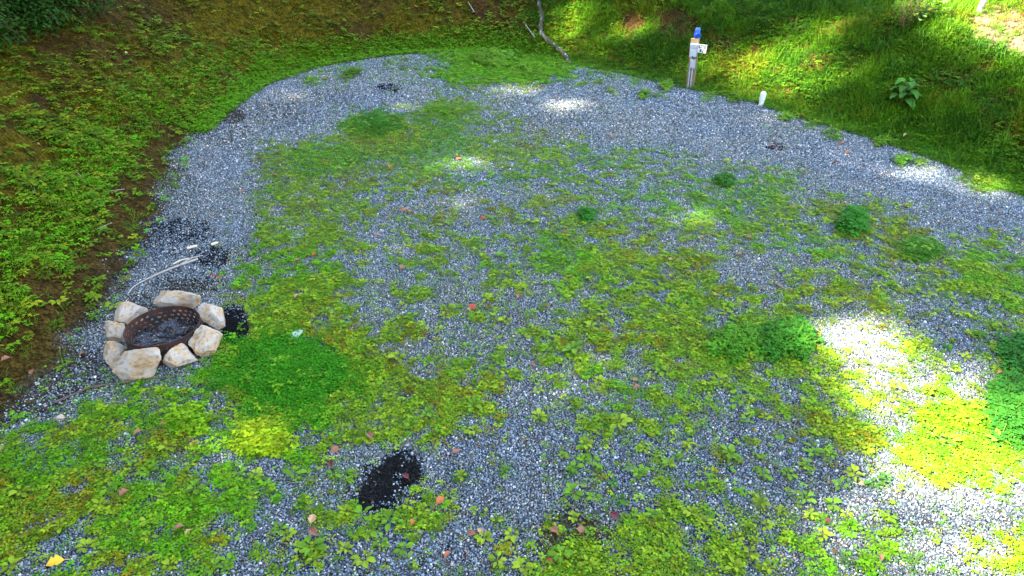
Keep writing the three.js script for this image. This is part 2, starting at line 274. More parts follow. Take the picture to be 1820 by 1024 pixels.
{                                                                    // crumbs of dead leaf and bark blown over the gravel
  const C = new Copies(), g = geoOf(leafTris(0.035, 0.022, { n: 3, fold: 0.5, rise: 0.3, droop: 0.4, shape: ovate })); seed = 616;
  for (let i = 0; i < 5200; i++) {
    const p = hit(rr(0, 1820), rr(95, 1024)), s = toeDist(p.x, p.z); if (s > -0.1) continue; const [px, py] = proj(p.x, p.y, p.z);
    if (rnd() > 0.25 + inEll(px, py, [[480, 200, 230, 90], [330, 330, 130, 170, 0.8], [420, 450, 80, 60], [1000, 190, 260, 50, 0.6], [250, 760, 260, 120, 0.5], [1020, 960, 80, 60]]) + 0.6 * n2(p.x * 2, p.z * 2, 170)) continue;
    const k = rr(0.35, 1.15); C.add(p.add(V(0, 0.022, 0)), E(rr(-0.5, 0.5), rr(0, 6.3), rr(-0.5, 0.5), 'YXZ'), V(k, k, k), vary(pick([[0.16, 0.07, 0.035], [0.10, 0.05, 0.03], [0.22, 0.13, 0.06], [0.06, 0.03, 0.02], [0.13, 0.03, 0.02]]), 0.4));
  }
  console.log('crumbs', C.m.length);
  top(C.build(g, leafy([1, 1, 1], 0.85)), 'leaf_crumbs', 'tiny brown crumbs of dead leaf strewn over the gravel', 'leaf litter', null, 'stuff');
}

// ------------------------------------------------------------------ cover on the banks
{
  const gr = new Copies(), sh = new Copies(), he = new Copies(), lo = new Copies(), mo = new Copies(), cl = new Copies();
  for (let z = -3; z > -30;) {
    const c = clamp(0.0027 * Math.hypot(z, 6), 0.036, 0.055); z -= c;
    for (let x = -13.5; x < 17; x += c) {
      const X = x + rr(-0.5, 0.5) * c, Z = z + rr(-0.5, 0.5) * c, s = toeDist(X, Z); if (s < -0.2 || s > 11) continue;
      const y = heightS(X, Z, s), pv = inView(X, y, Z); if (!pv) continue;
      const [px, py] = pv, bare = inEll(px, py, barePx), moss = inEll(px, py, mossPx), leftSide = smooth(2.5, -0.5, X) * 1, right = 1 - leftSide;
      if (rnd() < bare * 0.9) { if (rnd() < 0.55 && !inEll(px, py, mulchPx)) mo.add(V(X, y, Z), spin(), V(1.8, 1.1, 1.8), vary(rnd() < 0.5 ? [0.06, 0.035, 0.014] : [0.13, 0.085, 0.04], 0.5)); continue; }
      const nse = 0.5 + 0.7 * fbm(X * 1.1, Z * 1.1, 3, 130) + 0.5 * fbm(X * 4, Z * 4, 3, 133), nearToe = smooth(0.9, 0.3, s), leftDirt = X < -3 && Z > -14.5 ? 0.94 * smooth(0.9, 0.45, s + 0.4 * fbm(X * 1.2, Z * 1.2, 3, 140)) : 0;
      if (rnd() < leftDirt * 0.97) { if (rnd() < 0.6) mo.add(V(X, y, Z), spin(), V(1.7, 0.9, 1.7), vary(pick([[0.05, 0.032, 0.01], [0.11, 0.085, 0.012], [0.15, 0.10, 0.045], [0.08, 0.05, 0.015]]), 0.5)); continue; }
      const P = V(X, y - 0.004, Z), S = rr(0.75, 1.3), dim = (c, k) => vary(c, k).map(v => v * 0.78), tone = fbm(X * 0.45, Z * 0.45, 3, 150), q = spin();
      if (right > rnd()) {                                           // grassy bank
        if (rnd() < 0.1) continue;
        const mixT = tone + 0.22 * n2(X * 2.3, Z * 2.3, 155), base = mixT > 0.03 ? (rnd() < 0.7 ? GREEN.deep : GREEN.mid) : mixT > -0.16 ? (rnd() < 0.6 ? GREEN.mid : GREEN.bright) : (rnd() < 0.45 ? GREEN.lime : rnd() < 0.5 ? GREEN.olive : GREEN.mid);
        if (nearToe > rnd() * 1.2) { const b = dim(rnd() < 0.6 ? GREEN.bright : GREEN.mid); rnd() < 0.5 ? sh.add(P, q, V(S * 1.5, S * 1.7, S * 1.5), b) : cl.add(P, q, V(S * 1.1, S * 1.6, S * 1.1), b); }
        else if (nse < 0.46) rnd() < 0.75 ? gr.add(P, q, V(S * 1.25, S * 1.25, S * 1.25), dim(base, 0.4)) : he.add(P, q, V(S, S, S), dim(GREEN.mid));
        else if (nse < 0.68) rnd() < 0.55 ? he.add(P, q, V(S * 1.1, S, S * 1.1), dim(base)) : gr.add(P, q, V(S * 1.1, S, S * 1.1), dim(base, 0.4));
        else if (rnd() < 0.6) rnd() < 0.5 ? sh.add(P, q, V(S * 1.3, S * 1.3, S * 1.3), dim(rnd() < 0.3 ? GREEN.straw : base)) : lo.add(P, q, V(S * 0.7, S * 0.7, S * 0.7), dim(base));
      } else {                                                       // mossy bank with small herbs
        const toeBand = X > -7 && Z < -13 ? smooth(1.25, 0.5, s + 0.5 * fbm(X, Z, 3, 160)) : X < -3 ? smooth(1.9, 1.2, s) * 0.3 : 0;
        if (toeBand > rnd() * 1.1) { const b = vary(rnd() < 0.5 ? GREEN.bright : GREEN.mid); rnd() < 0.4 ? sh.add(P, q, V(S * 1.8, S * 2.0, S * 1.8), b) : he.add(P, q, V(S * 1.0, S * 1.1, S * 1.0), b); continue; }
        const herb = smooth(0.58, 0.34, nse + moss * 0.12) * 0.27 + 0.05;
        if (rnd() < herb) { const b = vary(rnd() < 0.42 ? GREEN.lime : rnd() < 0.75 ? GREEN.mid : [0.05, 0.15, 0.004], 0.55).map((v, q) => v * [0.86, 0.72, 0.8][q]); rnd() < 0.66 ? he.add(P, q, V(S * 1.35, S * 1.1, S * 1.35), b) : lo.add(P, q, V(S * 0.95, S * 0.8, S * 0.95), b); }
        else if (rnd() < 0.92) mo.add(P.setY(y), q, V(S * 1.9, S * 1.3, S * 1.9), vary(rnd() < 0.35 + 0.4 * moss ? [0.155, 0.125, 0.003] : rnd() < 0.5 ? [0.085, 0.075, 0.003] : [0.038, 0.026, 0.007], 0.5));
        else if (rnd() < 0.3) sh.add(P, q, V(S, S, S), vary(GREEN.olive));
      }
    }
  }
  console.log('bank', gr.m.length, sh.m.length, he.m.length, lo.m.length, mo.m.length, cl.m.length);
  top(gr.build(grassGeo, bladeMat), 'bank_grass', 'long green grass covering the bank behind the post', 'grass', null, 'stuff');
  top(sh.build(shortGeo, bladeMat), 'bank_turf', 'short turf along the foot of the banks', 'grass', null, 'stuff');
  top(he.build(herbGeo, leafMat), 'bank_herbs', 'small broad-leaved herbs covering the earth banks', 'herbs', null, 'stuff');
  top(lo.build(lobedGeo, leafMat), 'bank_seedlings', 'lobed young seedlings scattered over the earth banks', 'seedlings', null, 'stuff');
  top(mo.build(mossGeo, mossMat), 'bank_moss', 'yellow-olive moss covering the shaded bank', 'moss', null, 'stuff');
  top(cl.build(cloverGeo, leafMat), 'bank_clover', 'bright green clover band along the gravel edge', 'clover', null, 'stuff');
}
// ------------------------------------------------------------------ fire ring, its boulders and what was burnt in it
const rust = mat(null, 0.9, { vertexColors: true });
const ringC = planeHit(289, 580, 0.27);
{
  const R = 0.42, Hh = 0.28, N = 34, T = 0.006, tri = [];
  const P = (u, y, r) => { const a = u / N * Math.PI * 2; return [Math.cos(a) * r, y, Math.sin(a) * r]; };
  const quad = (a, b, c, d) => tri.push([a, b, c], [a, c, d]);
  const y0 = 0.07, y1 = 0.245, rows = 3, ch = (y1 - y0) / rows;
  for (let i = 0; i < N; i++) {
    for (const [a, b] of [[-0.03, y0], [y1, Hh]]) { for (const r of [R, R + T]) quad(P(i, a, r), P(i + 1, a, r), P(i + 1, b, r), P(i, b, r)); quad(P(i, b, R), P(i + 1, b, R), P(i + 1, b, R + T), P(i, b, R + T)); }
    for (let j = 0; j < rows; j++) {
      const u = i + (j % 2) * 0.5, cy = y0 + (j + 0.5) * ch, hu = 0.34, hv = ch * 0.36;
      const corner = [[u, y0 + j * ch], [u + 1, y0 + j * ch], [u + 1, y0 + (j + 1) * ch], [u, y0 + (j + 1) * ch]], mid = [[u + 0.5, y0 + j * ch], [u + 1, cy], [u + 0.5, y0 + (j + 1) * ch], [u, cy]], dia = [[u + 0.5, cy - hv], [u + 0.5 + hu, cy], [u + 0.5, cy + hv], [u + 0.5 - hu, cy]];
      for (let k = 0; k < 4; k++) {
        const m0 = mid[k], m1 = mid[(k + 1) % 4], c = corner[(k + 1) % 4], d0 = dia[k], d1 = dia[(k + 1) % 4];
        for (const r of [R, R + T]) { const f = q => P(q[0], q[1], r); tri.push([f(m0), f(c), f(d0)], [f(c), f(d1), f(d0)], [f(c), f(m1), f(d1)]); }
        quad(P(...d0, R), P(...d1, R), P(...d1, R + T), P(...d0, R + T));
      }
    }
  }
  const rc = (x, y, z) => { const n = 0.5 + 0.5 * fbm(x * 7 + y * 3, z * 7 - y * 5, 4, 200), k = smooth(0.35, 0.7, n); return [lerp(0.018, 0.075, k), lerp(0.010, 0.022, k), lerp(0.008, 0.010, k)]; };
  const g = new THREE.Group(); g.position.set(ringC.x, 0, ringC.z); g.rotation.y = 0.3;
  part(g, 'band', vcol(geoOf(tri), rc), rust);
  part(g, 'rim', vcol(xf(new THREE.TorusGeometry(R + 0.003, 0.008, 8, 88), [0, Hh, 0], [Math.PI / 2, 0, 0]), rc), rust);
  part(g, 'seam_plate', vcol(xf(new RoundedBoxGeometry(0.012, 0.26, 0.06, 2, 0.004), [R + 0.008, 0.13, 0]), rc), rust);
  for (const y of [0.06, 0.2]) part(g, 'bolt', vcol(xf(new THREE.CylinderGeometry(0.009, 0.009, 0.01, 6), [R + 0.018, y, 0], [0, 0, Math.PI / 2]), rc), rust);
  top(g, 'fire_ring', 'rusty steel fire ring pierced with diamond holes, inside the boulders', 'fire ring');

  const C = new Copies(), D = [0, 0, 0];                             // ash bed: sooty stones and crumbs of charcoal
  for (let i = 0; i < 3200; i++) {
    const a = rr(0, 6.3), r = 0.405 * Math.sqrt(rnd()), k = rnd(), s = rr(0.006, 0.02); let c;
    const x = ringC.x + Math.cos(a) * r, z = ringC.z + Math.sin(a) * r, n = 0.5 + 0.9 * fbm(x * 6, z * 6, 3, 210);
    if (k < 0.06) { const w = rr(0.15, 0.3); c = [w * 0.9, w, w * 1.1]; } else if (k < 0.2) c = [rr(0.08, 0.16), 0.06, 0.03]; else { const w = n > 0.5 ? rr(0.03, 0.10) : rr(0.006, 0.02); c = [w * 0.85, w, w * 1.3]; }
    C.add(V(x, 0.068 + 0.03 * n + rr(0, 0.012), z), E(rr(0, 6), rr(0, 6), rr(0, 6)), V(s * 1.3, s * 0.8, s), c);
  }
  const st = new THREE.IcosahedronGeometry(1, 0); st.deleteAttribute('uv');
  const ash = new THREE.Group(); ash.position.set(0, 0, 0);
  const bed = new THREE.CircleGeometry(0.417, 48, 0, Math.PI * 2); part(ash, 'ash_bed', vcol(xf(bed, [ringC.x, 0.066, ringC.z], [-Math.PI / 2, 0, 0]), (x, y, z) => { const v = 0.02 + 0.03 * (0.5 + n2(x * 9, z * 9)); return [v, v, v * 1.2]; }), mat(null, 0.95, { vertexColors: true }));
  const crumbs = C.build(st, mat([1, 1, 1], 0.9)); crumbs.name = 'cinders'; crumbs.userData.kind = 'stuff'; ash.add(crumbs);
  top(ash, 'ash_heap', 'bed of sooty stones and cinders inside the rusty ring', 'ashes');
  const bark = mat(null, 0.9, { vertexColors: true });
  for (let i = 0; i < 13; i++) {
    const a = rr(0, 6.3), r = rr(0.02, 0.3), L = rr(0.07, 0.2), g0 = new THREE.CylinderGeometry(rr(0.006, 0.013), rr(0.008, 0.018), L, 7, 4), p = g0.attributes.position;
    for (let k = 0; k < p.count; k++) p.setXYZ(k, p.getX(k) * rr(0.8, 1.15) + 0.012 * Math.sin(p.getY(k) * 18), p.getY(k), p.getZ(k) * rr(0.8, 1.15));
    const brown = i % 3 === 0, o = new THREE.Mesh(vcol(g0, () => { const v = rr(0.6, 1.3); return brown ? [0.1 * v, 0.06 * v, 0.035 * v] : [0.016 * v, 0.015 * v, 0.017 * v]; }), bark);
    o.position.set(ringC.x + Math.cos(a) * r, 0.118, ringC.z + Math.sin(a) * r); o.rotation.set(Math.PI / 2 + rr(-0.15, 0.15), rr(0, 6.3), 0, 'YXZ');
    top(o, 'burnt_stick', brown ? 'half burnt brown stick on the cinders inside the ring' : 'charred black stick on the cinders inside the ring', 'stick', brown ? 'brown sticks in the fire ring' : 'charred sticks in the fire ring');
  }
}
function boulderGeo(l, h, w, sd) {
  seed = 9000 + sd * 77;
  let g = new THREE.IcosahedronGeometry(1, 22); g.deleteAttribute('uv'); g.deleteAttribute('normal'); g = mergeVertices(g, 1e-4);
  const p = g.attributes.position, planes = [];
  for (let i = 0; i < 14; i++) { const v = V(rr(-1, 1), rr(-0.5, 1), rr(-1, 1)).normalize(); planes.push([v, rr(0.66, 0.93)]); }
  const v = V(0, 0, 0), cols = new Float32Array(p.count * 3);
  for (let i = 0; i < p.count; i++) {
    v.fromBufferAttribute(p, i); const k = Math.pow(v.x ** 6 + v.y ** 6 + v.z ** 6, -1 / 6); v.multiplyScalar(k);
    for (const [q, d] of planes) { const e = v.dot(q) - d; if (e > 0) v.addScaledVector(q, -e * 0.96); }
    const nn = PN.noise(v.x * 2.2 + sd, v.y * 2.2, v.z * 2.2) * 0.07 + PN.noise(v.x * 6, v.y * 6 + sd, v.z * 6) * 0.03 + PN.noise(v.x * 15, v.y * 15 + sd, v.z * 15) * 0.016 + PN.noise(v.x * 34, v.y * 34 + sd, v.z * 34) * 0.012 - 0.03 * smooth(0.035, 0.0, Math.abs(PN.noise(v.x * 2.6 + sd * 5, v.y * 2.6, v.z * 2.6))); v.multiplyScalar(1 + nn);
    const t = PN.noise(v.x * 1.6 + sd * 3, v.y * 1.6, v.z * 1.6) + 0.5 * PN.noise(v.x * 5, v.y * 5, v.z * 5 + sd), gq = PN.noise(v.x * 13, v.y * 13, v.z * 13 + sd) + 0.9 * PN.noise(v.x * 31, v.y * 31, v.z * 31 + sd), dk = smooth(0.25, 0.5, PN.noise(v.x * 4 + 9, v.y * 4, v.z * 4 + sd));
    const a = [0.43, 0.305, 0.18], b = [0.41, 0.35, 0.28], c = [0.31, 0.19, 0.085], m = smooth(-0.3, 0.3, t), o = smooth(0.2, 0.6, -t);
    for (let q = 0; q < 3; q++) cols[i * 3 + q] = lerp(lerp(a[q], b[q], m), c[q], o * 0.7) * (1 + 0.22 * gq) * (1 - 0.35 * dk);
    p.setXYZ(i, v.x * l / 2, v.y * h / 2, v.z * w / 2);
  }
  g.setAttribute('color', new THREE.BufferAttribute(cols, 3)); g.computeVertexNormals(); return g;
}
const rockMat = mat(null, 0.88, { vertexColors: true, side: THREE.FrontSide });
[[226, 556, 0.46, 0.26, 0.27, 0.05, 'pale tan boulder of the fire ring beside the small squarish one'],
 [313, 532, 0.56, 0.25, 0.27, 0, 'long cream boulder of the fire ring beside the forked stick'],
 [376, 560, 0.36, 0.26, 0.28, 0.1, 'chunky tan boulder of the fire ring beside the black soot patch'],
 [369, 606, 0.42, 0.27, 0.30, -0.1, 'sloping cream boulder of the fire ring facing the round clover mat'],
 [318, 634, 0.38, 0.24, 0.25, 0.05, 'wedge shaped boulder of the fire ring beside the largest one'],
 [244, 645, 0.6, 0.27, 0.32, 0, 'largest tan boulder of the fire ring, with an overhanging broken edge'],
 [200, 622, 0.38, 0.21, 0.25, -0.25, 'grey-white pointed boulder of the fire ring next to the largest one'],
 [204, 588, 0.27, 0.22, 0.25, 0.1, 'small squarish grey-white boulder of the fire ring'],
].forEach(([px, py, l, h, w, dy, label], i) => {
  const c = planeHit(px, py, h * 0.55), o = new THREE.Mesh(boulderGeo(l, h * 1.25, w, i + 1), rockMat);
  o.position.set(c.x, h * 0.5, c.z); o.rotation.set(rnd() * 0.2 - 0.1, Math.atan2(c.x - ringC.x, c.z - ringC.z) + dy, rnd() * 0.2 - 0.1, 'YXZ');
  top(o, 'boulder', label, 'boulder', 'boulders round the fire ring');
});

// ------------------------------------------------------------------ electric hook-up post, sign, blue rope, drain pipe
const woodTex = grainTexture(256, (i, j) => { const v = 175 + 40 * n2(i * 0.12, j * 0.008, 61) + 30 * n2(i * 0.5, j * 0.02, 62) + 10 * rnd(); return [v, v * 0.97, v * 0.92]; }); woodTex.colorSpace = THREE.SRGBColorSpace;
{
  const b = hit(1226, 157), g = new THREE.Group(); g.position.set(b.x, b.y, b.z); g.rotation.set(0, Math.atan2(-b.x, -b.z) - 0.12, 0.02);
  const wood = mat([0.50, 0.37, 0.22], 0.9, { map: woodTex }), metal = mat([0.33, 0.39, 0.46], 0.5, { metalness: 0.1 }), pvc = mat([0.40, 0.43, 0.47], 0.5), dark = mat([0.05, 0.05, 0.055], 0.6);
  const H0 = 1.24;
  part(g, 'board', xf(new RoundedBoxGeometry(0.09, H0 + 0.2, 0.09, 2, 0.006), [-0.058, (H0 - 0.2) / 2, 0]), wood);
  part(g, 'board', xf(new RoundedBoxGeometry(0.09, H0 + 0.2, 0.09, 2, 0.006), [0.058, (H0 - 0.2) / 2, 0.001]), wood);
  part(g, 'backing_panel', xf(new RoundedBoxGeometry(0.205, 0.42, 0.02, 2, 0.004), [0, H0 - 0.205, 0.056]), wood);
  const box = part(g, 'meter_box', xf(new RoundedBoxGeometry(0.17, 0.29, 0.09, 3, 0.01), [0.0, 0.965, 0.112]), metal);
  part(box, 'lid', xf(new RoundedBoxGeometry(0.186, 0.10, 0.10, 3, 0.01), [0.0, 1.09, 0.118], [0.12, 0, 0]), metal);
  part(box, 'latch', xf(new RoundedBoxGeometry(0.03, 0.02, 0.02, 2, 0.004), [0.0, 0.835, 0.16]), dark);
  const low = part(g, 'outlet_box', xf(new RoundedBoxGeometry(0.125, 0.22, 0.08, 3, 0.008), [0.015, 0.64, 0.088]), metal);
  part(low, 'cover_plate', xf(new RoundedBoxGeometry(0.11, 0.19, 0.012, 2, 0.004), [0.015, 0.645, 0.133]), metal);
  for (const [x, t] of [[-0.045, 0.82], [0.018, 0.53]]) part(g, 'conduit', xf(new THREE.CylinderGeometry(0.0155, 0.0155, t + 0.14, 12), [x, (t - 0.14) / 2, 0.064]), pvc);
  for (const [x, y] of [[-0.045, 0.4], [0.018, 0.22]]) part(g, 'conduit_clamp', xf(new RoundedBoxGeometry(0.052, 0.022, 0.034, 2, 0.004), [x, y, 0.064]), metal);
  top(g, 'utility_post', 'short wooden hook-up post with two grey electrical boxes on the bank foot', 'post');
  const cv = document.createElement('canvas'); cv.width = cv.height = 256; const x = cv.getContext('2d');
  x.fillStyle = '#f2f4f2'; x.fillRect(0, 0, 256, 256); x.fillStyle = '#1f2f38'; x.textAlign = 'center'; x.font = 'bold 112px sans-serif'; x.lineWidth = 7; x.strokeStyle = '#1f2f38'; x.scale(1, 1.22); x.fillText('SITE', 128, 94, 236); x.strokeText('SITE', 128, 94, 236); x.fillText('#2', 124, 194); x.strokeText('#2', 124, 194);
  const tx = new THREE.CanvasTexture(cv); tx.colorSpace = THREE.SRGBColorSpace;
  const s = new THREE.Group(); s.position.set(b.x, b.y, b.z); s.rotation.copy(g.rotation);
  const white = mat([0.82, 0.83, 0.82], 0.5);
  part(s, 'board', xf(new RoundedBoxGeometry(0.215, 0.2, 0.012, 2, 0.003), [0.2, 1.02, 0.075], [0, 0, -0.06]), white);
  part(s, 'printed_face', xf(new THREE.PlaneGeometry(0.209, 0.194), [0.2, 1.02, 0.0825], [0, 0, -0.06]), mat([0.85, 0.85, 0.85], 0.5, { map: tx }));
  for (const y of [0.96, 1.07]) part(s, 'screw', xf(new THREE.CylinderGeometry(0.006, 0.006, 0.006, 8), [0.108, y, 0.084], [Math.PI / 2, 0, 0]), dark);
  top(s, 'site_sign', 'square white sign reading SITE #2 fixed to the post', 'sign');
  const tubes = []; seed = 77;
  for (let i = 0; i < 7; i++) { const w = rr(0.03, 0.055), h = rr(0.18, 0.27), z = rr(-0.03, 0.04), sl = rr(-0.02, 0.06), pts = []; for (let k = 0; k < 12; k++) { const a = k / 12 * 6.283; pts.push(V(Math.cos(a) * w * (1.1 - 0.4 * Math.sin(a)) + sl * (0.5 + 0.5 * Math.sin(a)), h * (0.5 + 0.5 * Math.sin(a)) + 0.005, z + 0.02 * Math.cos(a * 2))); } tubes.push(new THREE.TubeGeometry(new THREE.CatmullRomCurve3(pts, true), 40, 0.012, 8, true)); }
  const rope = new THREE.Group(); rope.position.set(b.x, b.y + H0 + 0.004, b.z); rope.rotation.y = g.rotation.y; const blue = mat([0.003, 0.07, 0.55], 0.6);
  part(rope, 'coil', merge(tubes), blue);
  part(rope, 'knot', merge([new THREE.TubeGeometry(new THREE.CatmullRomCurve3([V(-0.03, 0.10, 0.05), V(0.03, 0.13, 0.065), V(0.075, 0.11, 0.03), V(0.08, 0.06, 0.0), V(0.03, 0.05, -0.05), V(-0.04, 0.07, -0.03)], true), 40, 0.016, 8, true), xf(new THREE.SphereGeometry(0.03, 12, 8), [0.055, 0.03, 0.02], [0, 0, 0], [1.2, 0.9, 1])]), blue);
  top(rope, 'rope_bundle', 'bright blue rope bundled on top of the wooden post', 'rope');
  const p = hit(1352, 188), d = new THREE.Group(); d.position.copy(p); d.rotation.set(0.02, 0, -0.035); const wp = mat([0.80, 0.82, 0.84], 0.4);
  part(d, 'pipe', xf(new THREE.CylinderGeometry(0.057, 0.057, 0.4, 28), [0, 0.03, 0]), wp);
  part(d, 'cap', new THREE.LatheGeometry([[0, 0.345], [0.03, 0.345], [0.034, 0.33], [0.058, 0.315], [0.068, 0.295], [0.068, 0.15], [0.064, 0.145], [0.056, 0.145]].map(a => new THREE.Vector2(...a)), 28), wp);
  top(d, 'drain_pipe', 'capped white plastic drain pipe standing at the gravel edge', 'pipe');
}

// ------------------------------------------------------------------ branches, sticks, chips
function stickGeo(pts, r0, r1, colour, seg = 8) {
  const c = new THREE.CatmullRomCurve3(pts), n = Math.max(10, pts.length * 7), g = new THREE.TubeGeometry(c, n, 1, seg, false), p = g.attributes.position, q = V(0, 0, 0);
  for (let i = 0; i <= n; i++) { const ct = c.getPointAt(i / n), r = lerp(r0, r1, i / n); for (let k = 0; k <= seg; k++) { const a = i * (seg + 1) + k; q.fromBufferAttribute(p, a).sub(ct).multiplyScalar(r * (1 + 0.18 * n2(i * 0.7, k * 1.3 % 8, 5))); p.setXYZ(a, ct.x + q.x, ct.y + q.y, ct.z + q.z); } }
  g.deleteAttribute('uv'); g.computeVertexNormals(); return vcol(g, colour);
}
const barkMat = mat(null, 0.9, { vertexColors: true });
const path = (l, lift) => l.map(([x, y, e = 0]) => hit(x, y).add(V(0, lift + e, 0)));
{
  const lichen = (x, y, z) => { const t = fbm(x * 9 + y * 4, z * 9 + y * 7, 3, 300), w = smooth(0.1, 0.26, t); return [lerp(0.055, 0.40, w), lerp(0.042, 0.41, w), lerp(0.03, 0.38, w)]; };
  const b = new THREE.Group(), pts = path([[1012, 113, -0.02], [1001, 100, 0.03], [985, 84], [963, 67, 0.05], [961, 52, 0.08], [963, 38, 0.05], [960, 20, 0.03], [957, 4]], 0.045); pts.push(pts[7].clone().add(V(-0.15, 0.35, -0.7)), pts[7].clone().add(V(0.1, 0.8, -1.6)));
  part(b, 'stem', stickGeo(pts, 0.075, 0.05, lichen, 9), barkMat);
  part(b, 'broken_end', vcol(xf(new THREE.IcosahedronGeometry(0.056, 2), [pts[0].x, pts[0].y, pts[0].z], [0, 0, 0], [1, 0.9, 1]), () => [0.36 * rr(0.7, 1.1), 0.24, 0.15]), barkMat);
  top(b, 'fallen_branch', 'long crooked lichen-spotted branch lying down the bank to the gravel', 'branch');
  const grey = () => { const v = rr(0.75, 1.2); return [0.36 * v, 0.33 * v, 0.29 * v]; }, dk = () => { const v = rr(0.6, 1.3); return [0.10 * v, 0.075 * v, 0.06 * v]; };
  const f = new THREE.Group();
  part(f, 'stem', stickGeo(path([[228, 527], [238, 514], [262, 500], [290, 487], [318, 476], [352, 464]], 0.035), 0.008, 0.017, grey), barkMat);
  part(f, 'side_branch', stickGeo(path([[322, 475], [342, 463], [362, 458]], 0.04), 0.013, 0.008, grey), barkMat);
  top(f, 'forked_stick', 'long pale grey forked stick lying on gravel by the boulders', 'stick');
  const one = (l, r0, r1, c, lift, name, label, group) => top(new THREE.Mesh(stickGeo(path(l, lift), r0, r1, c), barkMat), name, label, 'stick', group);
  one([[308, 473], [322, 466], [338, 463]], 0.012, 0.015, () => { const v = rr(0.85, 1.15); return [0.58 * v, 0.47 * v, 0.33 * v]; }, 0.03, 'peeled_stick', 'short peeled cream stick beside the forked stick');
  one([[98, 718], [130, 705], [160, 692], [215, 684], [262, 676], [312, 672]], 0.014, 0.009, dk, 0.025, 'dark_stick', 'long thin dark stick across the gravel below the largest boulder');
  one([[932, 47], [940, 58], [950, 72]], 0.012, 0.018, grey, 0.1, 'bank_stick', 'short pale stick on the bank beside the crooked branch');
  one([[832, 8], [838, 18], [843, 26]], 0.012, 0.014, grey, 0.08, 'pale_stick', 'thin pale stick beside the bare earth hollow high on the bank');
  [[[75, 297], [100, 302]], [[135, 308], [155, 326]], [[165, 415], [200, 400]], [[78, 480], [100, 468]], [[180, 412], [190, 408]], [[188, 345], [222, 340]], [[60, 330], [66, 352]]].forEach(l => one(l, 0.007, 0.005, grey, 0.04, 'twig', 'thin grey twig lying among the herbs of the mossy bank', 'twigs on the mossy bank'));
  const chip = (px, py, l, yaw, label) => { const p = hit(px, py), g0 = new RoundedBoxGeometry(l, 0.025, 0.05, 2, 0.008), q = g0.attributes.position; seed = px; for (let i = 0; i < q.count; i++) q.setXYZ(i, q.getX(i) * (1 + 0.12 * n2(q.getZ(i) * 40, px)), q.getY(i) + 0.006 * n2(q.getX(i) * 20, px, 3), q.getZ(i) * (1 - 0.5 * clamp(q.getX(i) / l + 0.1))); g0.deleteAttribute('uv'); g0.computeVertexNormals(); const o = new THREE.Mesh(vcol(g0, () => { const v = rr(0.85, 1.1); return [0.74 * v, 0.60 * v, 0.40 * v]; }), barkMat); o.position.set(p.x, p.y + 0.032, p.z); o.rotation.set(0, yaw, 0.1); top(o, 'wood_chip', label, 'wood chip'); };
  chip(342, 442, 0.15, 0.35, 'longer split wood chip on sooty gravel near the forked stick'); chip(382, 436, 0.10, 0.6, 'stubby split wood chip on sooty gravel near the forked stick');
  const st = (px, py, r, c, label) => { const o = new THREE.Mesh(boulderGeo(r * 2, r * 1.3, r * 1.6, px), c); const p = hit(px, py); o.position.set(p.x, p.y + r * 0.35, p.z); o.rotation.y = px; top(o, 'loose_stone', label, 'stone'); };
  st(107, 744, 0.05, rockMat, 'pale flat stone lying near the dark stick'); st(478, 873, 0.035, rockMat, 'round tan stone on gravel beside the pad weeds'); st(2, 799, 0.05, rockMat, 'tan stone at the edge of the clover cover'); st(205, 652, 0.06, rockMat, 'pale stone lying in the dirt beside the largest boulder');
}

